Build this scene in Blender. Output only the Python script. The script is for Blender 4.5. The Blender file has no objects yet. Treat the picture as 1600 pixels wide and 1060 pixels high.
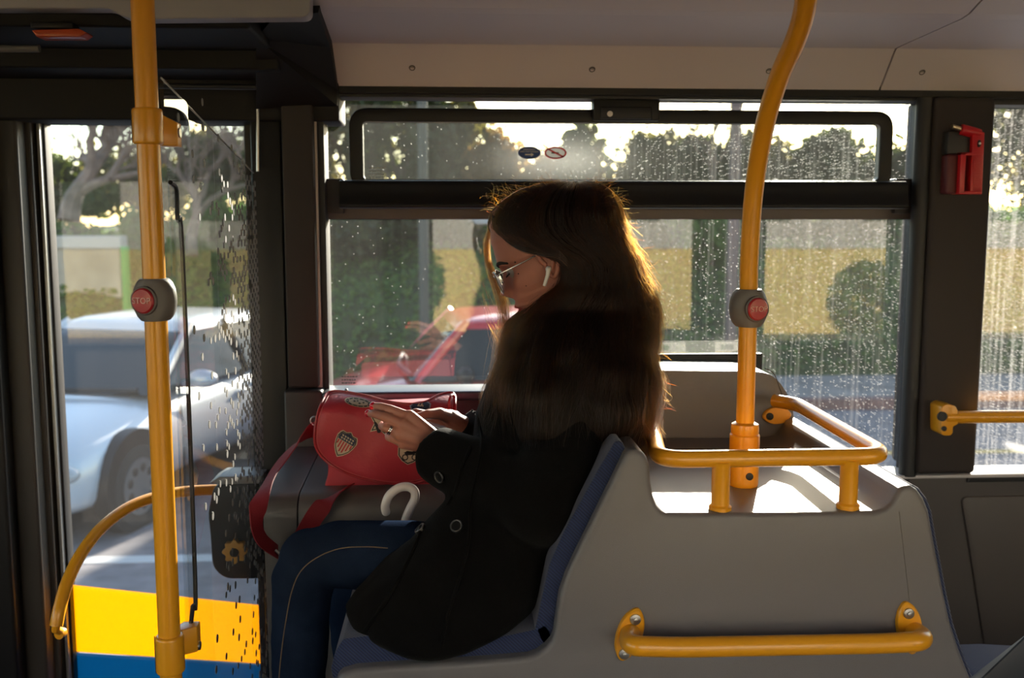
import bpy, bmesh, math, random
from mathutils import Vector, Matrix, Euler, noise

random.seed(7)
R = math.radians
sc = bpy.context.scene
COL = sc.collection

# ---------------------------------------------------------------- camera
CAM_Z = 1.60
cam_data = bpy.data.cameras.new('camera')
cam = bpy.data.objects.new('camera', cam_data)
COL.objects.link(cam)
CAM_R = Matrix.Rotation(R(-3.3), 3, 'Z') @ Matrix.Rotation(R(90 - 6.8), 3, 'X')
cam.matrix_world = Matrix.Translation((0, 0, CAM_Z)) @ CAM_R.to_4x4()
cam_data.sensor_width = 36.0
cam_data.lens = 35.0
cam_data.clip_start = 0.02
cam_data.dof.use_dof = True
cam_data.dof.focus_distance = 1.70
cam_data.dof.aperture_fstop = 4.5
sc.camera = cam
F_PX = 1600 * 35 / 36.0

# ---------------------------------------------------------------- sky, sun, exposure
SUN_EL, SUN_AZ = 16.5, 20.0       # degrees; azimuth towards +X from straight ahead (+Y)
world = bpy.data.worlds.new('sky')
sc.world = world
world.use_nodes = True
wn = world.node_tree.nodes
wn.clear()
w_out = wn.new('ShaderNodeOutputWorld')
w_bg = wn.new('ShaderNodeBackground')
w_sky = wn.new('ShaderNodeTexSky')
w_sky.sky_type = 'NISHITA'
w_sky.sun_disc = False
w_sky.sun_elevation = R(SUN_EL)
w_sky.sun_rotation = R(SUN_AZ)
w_sky.air_density = 1.0
w_sky.dust_density = 0.7
w_bg.inputs['Strength'].default_value = 0.9
world.node_tree.links.new(w_sky.outputs[0], w_bg.inputs[0])
world.node_tree.links.new(w_bg.outputs[0], w_out.inputs[0])

sun_d = bpy.data.lights.new('sun', 'SUN')
sun_d.energy = 42.0
sun_d.angle = R(0.6)
sun_d.color = (1.0, 0.89, 0.77)
sun = bpy.data.objects.new('sun', sun_d)
COL.objects.link(sun)
sdir = Vector((math.sin(R(SUN_AZ)) * math.cos(R(SUN_EL)), math.cos(R(SUN_AZ)) * math.cos(R(SUN_EL)), math.sin(R(SUN_EL))))
sun.rotation_euler = sdir.to_track_quat('Z', 'Y').to_euler()
sun.location = sdir * 30

sc.view_settings.view_transform = 'Standard'
sc.view_settings.look = 'None'
sc.view_settings.gamma = 1.0
sc.view_settings.use_curve_mapping = False
sc.view_settings.exposure = -0.88
sc.cycles.max_bounces = 10
sc.cycles.transparent_max_bounces = 40
sc.cycles.use_denoising = True
sc.cycles.caustics_reflective = False
sc.cycles.caustics_refractive = False

# ---------------------------------------------------------------- measuring helpers
def ray(px, py):
    return CAM_R @ Vector(((px - 800) / F_PX, (530 - py) / F_PX, -1.0))
def P(px, py, Y):                      # measured point of the photo at depth Y
    d = ray(px, py)
    return Vector((d.x * Y / d.y, Y, CAM_Z + d.z * Y / d.y))
def PZ(px, py, z):                     # measured point on the level z
    d = ray(px, py)
    t = (z - CAM_Z) / d.z
    return Vector((d.x * t, d.y * t, z))
def XX(px, Y, py=530):
    return P(px, py, Y).x
def ZZ(py, Y, px=800):
    return P(px, py, Y).z

# ---------------------------------------------------------------- materials
MATS = {}
def mat(name, col, rough=0.5, metal=0.0, spec=0.5, bump=0.0, bscale=200.0, var=0.0, vscale=3.0,
        sheen=0.0, coat=0.0, transl=0.0, tcol=None, emit=None, estr=0.0, wave=0):
    if name in MATS:
        return MATS[name]
    m = bpy.data.materials.new(name)
    m.use_nodes = True
    nt = m.node_tree
    n, l = nt.nodes, nt.links
    b = n['Principled BSDF']
    out = n['Material Output']
    b.inputs['Base Color'].default_value = (*col, 1)
    b.inputs['Roughness'].default_value = rough
    b.inputs['Metallic'].default_value = metal
    b.inputs['Specular IOR Level'].default_value = spec
    b.inputs['Sheen Weight'].default_value = sheen
    b.inputs['Coat Weight'].default_value = coat
    b.inputs['Coat Roughness'].default_value = 0.12
    if emit:
        b.inputs['Emission Color'].default_value = (*emit, 1)
        b.inputs['Emission Strength'].default_value = estr
    tc = n.new('ShaderNodeTexCoord')
    if var > 0:
        nz = n.new('ShaderNodeTexNoise')
        nz.inputs['Scale'].default_value = vscale
        nz.inputs['Detail'].default_value = 6
        l.new(tc.outputs['Object'], nz.inputs['Vector'])
        mx = n.new('ShaderNodeMixRGB')
        mx.inputs[1].default_value = (*[c * (1 - var) for c in col], 1)
        mx.inputs[2].default_value = (*[min(1, c * (1 + var)) for c in col], 1)
        rp = n.new('ShaderNodeMapRange')
        rp.inputs[1].default_value = 0.3
        rp.inputs[2].default_value = 0.7
        l.new(nz.outputs[0], rp.inputs[0])
        l.new(rp.outputs[0], mx.inputs[0])
        l.new(mx.outputs[0], b.inputs['Base Color'])
    if bump > 0:
        nb = n.new('ShaderNodeTexNoise')
        nb.inputs['Scale'].default_value = bscale
        nb.inputs['Detail'].default_value = 3
        l.new(tc.outputs['Object'], nb.inputs['Vector'])
        bp = n.new('ShaderNodeBump')
        bp.inputs['Strength'].default_value = bump
        bp.inputs['Distance'].default_value = 0.002
        l.new(nb.outputs[0], bp.inputs['Height'])
        l.new(bp.outputs[0], b.inputs['Normal'])
    if transl > 0:
        t = n.new('ShaderNodeBsdfTranslucent')
        t.inputs[0].default_value = (*(tcol or col), 1)
        ms = n.new('ShaderNodeMixShader')
        ms.inputs[0].default_value = transl
        l.new(b.outputs[0], ms.inputs[1])
        l.new(t.outputs[0], ms.inputs[2])
        l.new(ms.outputs[0], out.inputs[0])
    MATS[name] = m
    return m

def glass_mat(name, tint=(0.9, 0.92, 0.9), dirt=0.02, drops=0.0, haze_smear=None, refl=1.9, streak=0.0):
    """thin window glass: clear with fresnel reflection, dust film, rain drops"""
    m = bpy.data.materials.new(name)
    m.use_nodes = True
    nt = m.node_tree
    n, l = nt.nodes, nt.links
    n.clear()
    out = n.new('ShaderNodeOutputMaterial')
    tr = n.new('ShaderNodeBsdfTransparent')
    tr.inputs[0].default_value = (*tint, 1)
    gl = n.new('ShaderNodeBsdfGlossy')
    gl.inputs['Roughness'].default_value = 0.0
    fr = n.new('ShaderNodeFresnel')
    fr.inputs[0].default_value = refl
    # fresnel of the outside of both faces, whichever way the ray runs
    geo = n.new('ShaderNodeNewGeometry')
    bf = n.new('ShaderNodeMath'); bf.operation = 'SUBTRACT'; bf.inputs[0].default_value = 1.0
    l.new(geo.outputs['Backfacing'], bf.inputs[1])
    fm = n.new('ShaderNodeMath'); fm.operation = 'MULTIPLY'
    l.new(fr.outputs[0], fm.inputs[0]); l.new(bf.outputs[0], fm.inputs[1])
    mx = n.new('ShaderNodeMixShader')
    l.new(fm.outputs[0], mx.inputs[0])
    l.new(tr.outputs[0], mx.inputs[1]); l.new(gl.outputs[0], mx.inputs[2])
    last = mx
    tc = n.new('ShaderNodeTexCoord')
    tl = n.new('ShaderNodeBsdfTranslucent')
    tl.inputs[0].default_value = (0.9, 0.88, 0.85, 1)
    # dust
    nz = n.new('ShaderNodeTexNoise'); nz.inputs['Scale'].default_value = 3.0; nz.inputs['Detail'].default_value = 8
    mp = n.new('ShaderNodeMapping'); mp.inputs['Scale'].default_value = (3.0, 1.0, 0.5)
    l.new(tc.outputs['Object'], mp.inputs[0]); l.new(mp.outputs[0], nz.inputs['Vector'])
    d1 = n.new('ShaderNodeMath'); d1.operation = 'MULTIPLY'; d1.inputs[1].default_value = dirt * 2
    l.new(nz.outputs[0], d1.inputs[0])
    fac = d1
    if haze_smear:                              # extra dirt film at one spot, set to give the sun-glow haze
        (sx, sz, rx, rz, amt) = haze_smear
        sp = n.new('ShaderNodeSeparateXYZ'); l.new(tc.outputs['Object'], sp.inputs[0])
        def lin(sock, c, r):
            a = n.new('ShaderNodeMath'); a.operation = 'SUBTRACT'; a.inputs[1].default_value = c
            l.new(sock, a.inputs[0])
            b = n.new('ShaderNodeMath'); b.operation = 'DIVIDE'; b.inputs[1].default_value = r
            l.new(a.outputs[0], b.inputs[0])
            c2 = n.new('ShaderNodeMath'); c2.operation = 'MULTIPLY'
            l.new(b.outputs[0], c2.inputs[0]); l.new(b.outputs[0], c2.inputs[1])
            return c2
        a, b = lin(sp.outputs[0], sx, rx), lin(sp.outputs[2], sz, rz)
        s = n.new('ShaderNodeMath'); s.operation = 'ADD'; l.new(a.outputs[0], s.inputs[0]); l.new(b.outputs[0], s.inputs[1])
        e = n.new('ShaderNodeMath'); e.operation = 'POWER'; e.inputs[0].default_value = 0.37
        l.new(s.outputs[0], e.inputs[1])
        g = n.new('ShaderNodeMath'); g.operation = 'MULTIPLY_ADD'; g.inputs[1].default_value = amt
        l.new(e.outputs[0], g.inputs[0]); l.new(fac.outputs[0], g.inputs[2])
        fac = g
    m2 = n.new('ShaderNodeMixShader')
    l.new(fac.outputs[0], m2.inputs[0]); l.new(last.outputs[0], m2.inputs[1]); l.new(tl.outputs[0], m2.inputs[2])
    last = m2
    if drops > 0:
        # density grows towards +X
        sp2 = n.new('ShaderNodeSeparateXYZ'); l.new(tc.outputs['Object'], sp2.inputs[0])
        dens = n.new('ShaderNodeMapRange'); dens.inputs[1].default_value = 0.15; dens.inputs[2].default_value = 1.0
        dens.inputs[3].default_value = 0.05; dens.inputs[4].default_value = 1.0
        l.new(sp2.outputs[0], dens.inputs[0])
        for (sc_, thr, zs) in ((150.0, 0.33, 1.0), (80.0, 0.24, 0.75), (240.0, 0.36, 1.0)):
            mpv = n.new('ShaderNodeMapping'); mpv.inputs['Scale'].default_value = (1, 0.001, zs)
            l.new(tc.outputs['Object'], mpv.inputs[0])
            v = n.new('ShaderNodeTexVoronoi'); v.inputs['Scale'].default_value = sc_
            l.new(mpv.outputs[0], v.inputs['Vector'])
            sepc = n.new('ShaderNodeSeparateColor'); l.new(v.outputs['Color'], sepc.inputs[0])
            pick = n.new('ShaderNodeMath'); pick.operation = 'MULTIPLY'; pick.inputs[1].default_value = drops
            l.new(dens.outputs[0], pick.inputs[0])
            lt = n.new('ShaderNodeMath'); lt.operation = 'LESS_THAN'
            l.new(sepc.outputs[0], lt.inputs[0]); l.new(pick.outputs[0], lt.inputs[1])
            rad = n.new('ShaderNodeMath'); rad.operation = 'MULTIPLY'; rad.inputs[1].default_value = thr
            l.new(sepc.outputs[1], rad.inputs[0])
            c = n.new('ShaderNodeMath'); c.operation = 'LESS_THAN'
            l.new(v.outputs['Distance'], c.inputs[0]); l.new(rad.outputs[0], c.inputs[1])
            f = n.new('ShaderNodeMath'); f.operation = 'MULTIPLY'
            l.new(lt.outputs[0], f.inputs[0]); l.new(c.outputs[0], f.inputs[1])
            f2 = n.new('ShaderNodeMath'); f2.operation = 'MULTIPLY'; f2.inputs[1].default_value = 0.14
            l.new(f.outputs[0], f2.inputs[0])
            m3 = n.new('ShaderNodeMixShader')
            l.new(f2.outputs[0], m3.inputs[0]); l.new(last.outputs[0], m3.inputs[1]); l.new(tl.outputs[0], m3.inputs[2])
            last = m3
        if streak > 0:                    # dried vertical runs
            mps = n.new('ShaderNodeMapping'); mps.inputs['Scale'].default_value = (140.0, 0.001, 2.2)
            l.new(tc.outputs['Object'], mps.inputs[0])
            ns = n.new('ShaderNodeTexNoise'); ns.inputs['Scale'].default_value = 1.0; ns.inputs['Detail'].default_value = 4
            l.new(mps.outputs[0], ns.inputs['Vector'])
            rs = n.new('ShaderNodeMapRange'); rs.inputs[1].default_value = 0.5; rs.inputs[2].default_value = 0.85
            rs.inputs[3].default_value = 0.0; rs.inputs[4].default_value = streak
            l.new(ns.outputs[0], rs.inputs[0])
            fs = n.new('ShaderNodeMath'); fs.operation = 'MULTIPLY'
            l.new(rs.outputs[0], fs.inputs[0]); l.new(dens.outputs[0], fs.inputs[1])
            m4 = n.new('ShaderNodeMixShader')
            l.new(fs.outputs[0], m4.inputs[0]); l.new(last.outputs[0], m4.inputs[1]); l.new(tl.outputs[0], m4.inputs[2])
            last = m4
    l.new(last.outputs[0], out.inputs[0])
    MATS[name] = m
    return m

YELLOW = mat('yellow_powder_coat', (0.86, 0.37, 0.012), 0.33, coat=0.35)
GREYPL = mat('grey_moulded_plastic', (0.158, 0.147, 0.150), 0.34, bump=0.25, bscale=900)
GREYBOX = mat('grey_box_plastic', (0.11, 0.105, 0.10), 0.38, bump=0.25, bscale=900)
CEILM = mat('ceiling_laminate', (0.66, 0.62, 0.64), 0.55)
BLACKPL = mat('black_plastic', (0.008, 0.008, 0.0085), 0.42, spec=0.35)
RUBBER = mat('black_rubber', (0.010, 0.010, 0.011), 0.5)
BROWNPL = mat('dark_brown_panel', (0.042, 0.035, 0.032), 0.6, spec=0.25)
WALLPL = mat('grey_wall_laminate', (0.070, 0.060, 0.055), 0.5)
SILLM = mat('anodised_sill', (0.11, 0.12, 0.14), 0.4, metal=0.5)
STEEL = mat('brushed_steel', (0.55, 0.55, 0.55), 0.3, metal=1.0)
WHITEPL = mat('white_plastic', (0.75, 0.73, 0.70), 0.35)

# ---------------------------------------------------------------- mesh helpers
def setparent(o, par):
    o.parent = par
    if par is not None:
        o.matrix_parent_inverse = Matrix.Translation(par_loc(par)).inverted()
def par_loc(p):
    v = Vector((0, 0, 0))
    while p is not None:
        v = v + p.location
        if p.parent is not None:
            v = v + p.matrix_parent_inverse.translation
        p = p.parent
    return v
def mesh_obj(name, verts, faces, m, par=None, smooth=True, angle=None):
    me = bpy.data.meshes.new(name)
    me.from_pydata([tuple(v) for v in verts], [], faces)
    me.update()
    bm = bmesh.new(); bm.from_mesh(me)
    bmesh.ops.recalc_face_normals(bm, faces=bm.faces)
    bm.to_mesh(me); bm.free()
    if isinstance(m, (list, tuple)):
        for k in m: me.materials.append(k)
    else:
        me.materials.append(m)
    if smooth:
        for p in me.polygons: p.use_smooth = True
        try: me.set_sharp_from_angle(angle=R(angle or 38))
        except Exception: pass
    o = bpy.data.objects.new(name, me)
    COL.objects.link(o)
    setparent(o, par)
    return o
def from_bm(name, bm, m, par=None, smooth=True, angle=38):
    me = bpy.data.meshes.new(name)
    bmesh.ops.recalc_face_normals(bm, faces=bm.faces)
    bm.to_mesh(me); bm.free()
    for k in (m if isinstance(m, (list, tuple)) else [m]): me.materials.append(k)
    if smooth:
        for p in me.polygons: p.use_smooth = True
        try: me.set_sharp_from_angle(angle=R(angle))
        except Exception: pass
    o = bpy.data.objects.new(name, me)
    COL.objects.link(o)
    setparent(o, par)
    return o
def thing(name, label, cat, loc=(0, 0, 0), group=None):
    o = bpy.data.objects.new(name, None)
    o.empty_display_size = 0.05
    COL.objects.link(o)
    o.location = loc
    o['label'] = label; o['category'] = cat
    if group: o['group'] = group
    return o
def tag(o, label, cat, group=None, kind=None):
    o['label'] = label; o['category'] = cat
    if group: o['group'] = group
    if kind: o['kind'] = kind
    return o
def structure(o, label=None):
    o['kind'] = 'structure'
    if label: o['label'] = label
    return o

class MB:
    """collects boxes, prisms, tubes into one mesh"""
    def __init__(s): s.v = []; s.f = []; s.mi = []; s.cur = 0
    def add(s, vs, fs):
        b = len(s.v); s.v += [Vector(v) for v in vs]
        for f in fs: s.f.append([b + i for i in f]); s.mi.append(s.cur)
        return s
    def box(s, x0, x1, y0, y1, z0, z1):
        return s.add([(x0,y0,z0),(x1,y0,z0),(x1,y1,z0),(x0,y1,z0),(x0,y0,z1),(x1,y0,z1),(x1,y1,z1),(x0,y1,z1)],
                     [(0,3,2,1),(4,5,6,7),(0,1,5,4),(1,2,6,5),(2,3,7,6),(3,0,4,7)])
    def prism(s, pts, y0, y1):                 # pts (x,z) extruded along Y
        n = len(pts)
        vs = [(p[0], y0, p[1]) for p in pts] + [(p[0], y1, p[1]) for p in pts]
        fs = [list(range(n)), list(range(2*n-1, n-1, -1))] + [[i, (i+1) % n, n+(i+1) % n, n+i] for i in range(n)]
        return s.add(vs, fs)
    def prism_x(s, pts, x0, x1):               # pts (y,z) extruded along X
        n = len(pts)
        vs = [(x0, p[0], p[1]) for p in pts] + [(x1, p[0], p[1]) for p in pts]
        fs = [list(range(n)), list(range(2*n-1, n-1, -1))] + [[i, (i+1) % n, n+(i+1) % n, n+i] for i in range(n)]
        return s.add(vs, fs)
    def tube(s, pts, r, seg=16, cap=True, flat=1.0):
        pts = [Vector(p) for p in pts]
        rs = r if isinstance(r, (list, tuple)) else [r] * len(pts)
        vs = []; up = None
        for i, p in enumerate(pts):
            t = (pts[min(i+1, len(pts)-1)] - pts[max(i-1, 0)]).normalized()
            if up is None:
                up = Vector((0, 0, 1)) if abs(t.z) < 0.9 else Vector((0, 1, 0))
            a = (up - t * up.dot(t)).normalized(); up = a
            b = t.cross(a)
            for k in range(seg):
                th = 2 * math.pi * k / seg
                vs.append(p + (a * math.cos(th) + b * math.sin(th) * flat) * rs[i])
        fs = []
        for i in range(len(pts) - 1):
            for k in range(seg):
                fs.append([i*seg+k, i*seg+(k+1) % seg, (i+1)*seg+(k+1) % seg, (i+1)*seg+k])
        if cap:
            fs.append(list(range(seg))[::-1]); fs.append([(len(pts)-1)*seg+k for k in range(seg)])
        return s.add(vs, fs)
    def cyl(s, c, axis, r, h, seg=24, r2=None):
        c = Vector(c); a = Vector(axis).normalized()
        return s.tube([c - a*h/2, c + a*h/2], [r, r if r2 is None else r2], seg)
    def ball(s, c, r, M3=None, nu=20, nv=14):
        c = Vector(c)
        if not isinstance(r, (list, tuple)): r = (r, r, r)
        vs = [];
        for j in range(1, nv):
            ph = math.pi * j / nv
            for i in range(nu):
                th = 2*math.pi*i/nu
                v = Vector((r[0]*math.sin(ph)*math.cos(th), r[1]*math.sin(ph)*math.sin(th), r[2]*math.cos(ph)))
                vs.append(c + (M3 @ v if M3 else v))
        t = Vector((0, 0, r[2])); vs.append(c + (M3 @ t if M3 else t)); vs.append(c - (M3 @ t if M3 else t))
        fs = []
        for j in range(nv - 2):
            for i in range(nu):
                fs.append([j*nu+i, (j+1)*nu+i, (j+1)*nu+(i+1) % nu, j*nu+(i+1) % nu])
        T = len(vs) - 2
        for i in range(nu):
            fs.append([T, i, (i+1) % nu]); fs.append([T+1, (nv-2)*nu+(i+1) % nu, (nv-2)*nu+i])
        return s.add(vs, fs)
    def loft(s, rings, cap=True):
        n = len(rings[0]); vs = [v for r_ in rings for v in r_]
        fs = []
        for i in range(len(rings)-1):
            for k in range(n):
                fs.append([i*n+k, i*n+(k+1) % n, (i+1)*n+(k+1) % n, (i+1)*n+k])
        if cap:
            fs.append(list(range(n))[::-1]); fs.append([(len(rings)-1)*n+k for k in range(n)])
        return s.add(vs, fs)
    def build(s, name, m, par=None, smooth=True, angle=38, bevel=0, bseg=3):
        me = bpy.data.meshes.new(name)
        me.from_pydata([tuple(v) for v in s.v], [], s.f)
        for k in (m if isinstance(m, (list, tuple)) else [m]): me.materials.append(k)
        for p, i in zip(me.polygons, s.mi): p.material_index = i
        bm = bmesh.new(); bm.from_mesh(me)
        bmesh.ops.recalc_face_normals(bm, faces=bm.faces)
        if bevel:
            es = [e for e in bm.edges if len(e.link_faces) == 2 and e.calc_face_angle(0) > R(30)]
            bmesh.ops.bevel(bm, geom=es, offset=bevel, segments=bseg, profile=0.5, affect='EDGES', clamp_overlap=True)
        bm.to_mesh(me); bm.free()
        if smooth:
            for p in me.polygons: p.use_smooth = True
            try: me.set_sharp_from_angle(angle=R(angle))
            except Exception: pass
        o = bpy.data.objects.new(name, me)
        COL.objects.link(o)
        setparent(o, par)
        return o

def spline(pts, n=8, closed=False):
    """Catmull-Rom through points (any dimension tuple or Vector)"""
    pts = [Vector(p) for p in pts]; out = []; N = len(pts)
    rng = range(N if closed else N - 1)
    for i in rng:
        if closed:
            a, b, c, d = pts[(i-1) % N], pts[i], pts[(i+1) % N], pts[(i+2) % N]
        else:
            a, b, c, d = pts[max(i-1, 0)], pts[i], pts[i+1], pts[min(i+2, N-1)]
        for k in range(n):
            t = k / n
            out.append(0.5 * ((2*b) + (c-a)*t + (2*a-5*b+4*c-d)*t*t + (3*b-a-3*c+d)*t*t*t))
    if not closed: out.append(pts[-1])
    return out
def round_poly(pts, r, n=6):
    """round the corners of a 2-D polygon; r one radius or one per corner"""
    N = len(pts); out = []
    for i in range(N):
        p0, p, p2 = Vector(pts[i-1]), Vector(pts[i]), Vector(pts[(i+1) % N])
        rr = r[i] if isinstance(r, (list, tuple)) else r
        if rr <= 0: out.append(p); continue
        a = p0 - p; b = p2 - p
        k = min(rr, a.length*0.49, b.length*0.49)
        s, e = p + a.normalized()*k, p + b.normalized()*k
        for j in range(n+1):
            t = j/n
            out.append(s*(1-t)**2 + p*2*t*(1-t) + e*t*t)
    return out
def px_poly(pts, Y):
    return [Vector((P(x, y, Y).x, P(x, y, Y).z)) for x, y in pts]
def remeshed(mb, voxel, smooth_it=4, fac=0.6, disp=None):
    """union of overlapping closed shapes as one continuous skin"""
    tmp = mb.build('tmp_shape', BLACKPL)
    md = tmp.modifiers.new('r', 'REMESH'); md.mode = 'VOXEL'; md.voxel_size = voxel
    if smooth_it:
        sm = tmp.modifiers.new('s', 'SMOOTH'); sm.iterations = smooth_it; sm.factor = fac
    dg = bpy.context.evaluated_depsgraph_get()
    me = bpy.data.meshes.new_from_object(tmp.evaluated_get(dg))
    vs = [v.co.copy() for v in me.vertices]
    fs = [list(p.vertices) for p in me.polygons]
    bpy.data.objects.remove(tmp, do_unlink=True); bpy.data.meshes.remove(me)
    if disp:
        vs = [disp(v) for v in vs]
    return vs, fs
def text_mesh(name, body, size, m, par, center, right=(1, 0, 0), up=(0, 0, 1), depth=0.0003):
    cu = bpy.data.curves.new(name, 'FONT'); cu.body = body; cu.size = size
    cu.align_x = 'CENTER'; cu.align_y = 'CENTER'; cu.extrude = depth
    o = bpy.data.objects.new(name, cu); COL.objects.link(o)
    dg = bpy.context.evaluated_depsgraph_get()
    me = bpy.data.meshes.new_from_object(o.evaluated_get(dg))
    bpy.data.objects.remove(o, do_unlink=True); bpy.data.curves.remove(cu)
    r_ = Vector(right).normalized(); u = Vector(up).normalized(); nrm = r_.cross(u)
    for v in me.vertices:
        v.co = Vector(center) + r_*v.co.x + u*v.co.y + nrm*v.co.z
    me.materials.clear(); me.materials.append(m)
    ob = bpy.data.objects.new(name, me); COL.objects.link(ob); setparent(ob, par)
    return ob
# ================================================================ THE BUS SHELL
YG = 2.40                       # window glass plane
YI = 2.34                       # inner face of the window wall
YO = -0.40                      # inner face of the opposite wall
X0, X1 = -3.2, 4.2              # front and rear end of the modelled saloon
FLOOR_Z = 0.0
ROAD_Z = -0.60
zTop = ZZ(150, YI, 900)         # head of the windows
zCove = ZZ(141, YI, 900)
zBot = ZZ(737, YG, 1400)        # bottom of main pane at the right
xL, xR = XX(503, YI, 400), XX(1433, YI, 400)      # window opening
xR2 = XX(1532, YI, 400)         # left edge of the next window
xDoorR = XX(445, YI, 400)       # right end of the door bay
xDoorL = XX(62, 2.42, 190)

# ---- floor
structure(MB().box(X0, X1, YO-0.1, YI+0.12, -0.06, 0.0).build('floor', mat('speckled_floor', (0.06, 0.06, 0.065), 0.6, var=0.4, vscale=120), smooth=False))
# raised seat platform
structure(MB().box(XX(415, 1.9, 900), X1, 1.40, YI, 0.0, 0.42).build('floor_podium', mat('podium_floor', (0.05, 0.05, 0.055), 0.6, var=0.4, vscale=120), smooth=False, bevel=0.01))

# ---- wall with windows (one continuous lining)
w = MB()
w.box(xL, xR, YI, YI+0.09, FLOOR_Z, ZZ(744, YI, 1400))         # below main window
w.box(xR2, X1, YI, YI+0.09, FLOOR_Z, ZZ(744, YI, 1500))
w.box(xR, xR2, YI, YI+0.09, FLOOR_Z, ZZ(744, YI, 1500))
w.box(X0, xDoorL-0.25, YI, YI+0.12, FLOOR_Z, 2.2)
structure(w.build('wall_window_side', WALLPL, smooth=False))
# black cant rail above the windows
structure(MB().box(X0, X1, YI-0.012, YI+0.12, zTop, 2.25).build('trim_1', BLACKPL, smooth=False, bevel=0.004))
# recessed line panels on the wall, right
wp = MB()
pts = round_poly(px_poly([(1500, 776), (1900, 770), (1900, 1060), (1545, 1060)], YI), 0.02)
wp.prism(pts, YI-0.006, YI+0.02)
structure(wp.build('wall_panel', WALLPL, bevel=0.003))
# sill lip, its pale colour paints the highlight line
structure(MB().box(xR-0.08, X1, YI-0.02, YG+0.01, ZZ(745, YI, 1450), ZZ(740, YI, 1450)).build('sill', mat('sill_highlight', (0.55, 0.52, 0.5), 0.3), bevel=0.002))

# ---- pillars
def pillar(name, xa, xb, y0, m, bev=0.012, z0=0.0, z1=None):
    return structure(MB().box(xa, xb, y0, YG+0.06, z0, z1 or zTop).build(name, m, bevel=bev))
pillar('pillar', XX(1449, YI-0.03, 400), xR2, YI-0.035, BROWNPL, z0=ZZ(742, YI-0.035, 1450))
pillar('pillar', XX(445, YI-0.03, 400), XX(494, YI-0.03, 400), YI-0.035, BROWNPL, 0.006, z0=ZZ(606, YI-0.03, 470))
pillar('pillar_base', XX(447, YI-0.05, 700), XX(506, YI-0.05, 700), YI-0.06, mat('dark_base_panel', (0.032, 0.028, 0.026), 0.5), 0.006, z0=0.42, z1=ZZ(610, YI-0.05, 470))
pillar('pillar_dark', XX(397, YI+0.0, 400), XX(445, YI+0.0, 400), YI-0.005, BLACKPL, 0.006)
# jamb, sunlight put into its pale colour, between the pillar and the window rubber, faces the window opening
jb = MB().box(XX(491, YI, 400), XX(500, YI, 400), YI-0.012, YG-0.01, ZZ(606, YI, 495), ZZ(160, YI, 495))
structure(jb.build('trim_2', mat('jamb_sunlit', (0.6, 0.55, 0.5), 0.4), bevel=0.001))
# rounded rubber post left of the hammer pillar
structure(MB().tube([(XX(1436, YI-0.01, 400), YI-0.004, ZZ(742, YI, 1436)), (XX(1436, YI-0.01, 400), YI-0.004, zTop)], 0.021, 18).build('trim_3', RUBBER))

# ---- lower left of the window: ledge and dark wall over the wheel box
xLedge = XX(1012, 2.25, 620)
zLedge = ZZ(606, YI, 640)
structure(MB().box(xL, xLedge, YI-0.06, YG-0.012, ZZ(627, YI-0.06, 640), zLedge).build('sill', SILLM, bevel=0.006))
structure(MB().box(xL, xLedge, YI-0.04, YG-0.015, 0.42, ZZ(627, YI-0.06, 640)-0.001).build('wall_lower', mat('dark_lower_wall', (0.035, 0.03, 0.03), 0.5), bevel=0.004))

# ================================================================ WINDOW 1
def frame_ring(mb, x0, x1, z0, z1, t, y0, y1, r_out=0.03, r_in=0.02):
    """closed rounded rectangular frame (t: l, r, b, top)"""
    l_, r_, b_, t_ = t
    o = round_poly([(x0, z0), (x1, z0), (x1, z1), (x0, z1)], r_out, 8)
    i = round_poly([(x0+l_, z0+b_), (x1-r_, z0+b_), (x1-r_, z1-t_), (x0+l_, z1-t_)], r_in, 8)
    n = len(o)
    vs = [(p.x, y0, p.y) for p in o] + [(p.x, y0, p.y) for p in i] + [(p.x, y1, p.y) for p in o] + [(p.x, y1, p.y) for p in i]
    fs = []
    for k in range(n):
        q = (k+1) % n
        fs += [[k, q, n+q, n+k], [2*n+k, 3*n+k, 3*n+q, 2*n+q], [k, 2*n+k, 2*n+q, q], [n+k, n+q, 3*n+q, 3*n+k]]
    mb.add(vs, fs)
win = bpy.data.objects.new('window_1', None); COL.objects.link(win)
win.location = ((xL+xR)/2, YG, zBot); win['kind'] = 'structure'
win['label'] = 'wide main window with hopper vent behind the seated woman'
f = MB()
frame_ring(f, xL-0.005, xR+0.005, ZZ(744, YG, 1400), zTop+0.004, (XX(516, YG, 400)-xL+0.004, xR+0.006-XX(1421, YG, 400), 0.014, 0.010), YI-0.004, YG+0.012, 0.001, 0.012)
f.build('window_frame', RUBBER, win, bevel=0.002)
GL = glass_mat('main_window_glass', dirt=0.004, drops=0.36, streak=0.03)
f = MB().box(XX(510, YG, 400), XX(1428, YG, 400), YG, YG+0.005, zBot-0.01, ZZ(332, YG, 900)).build('glass_pane', GL, win, smooth=False)
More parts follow.
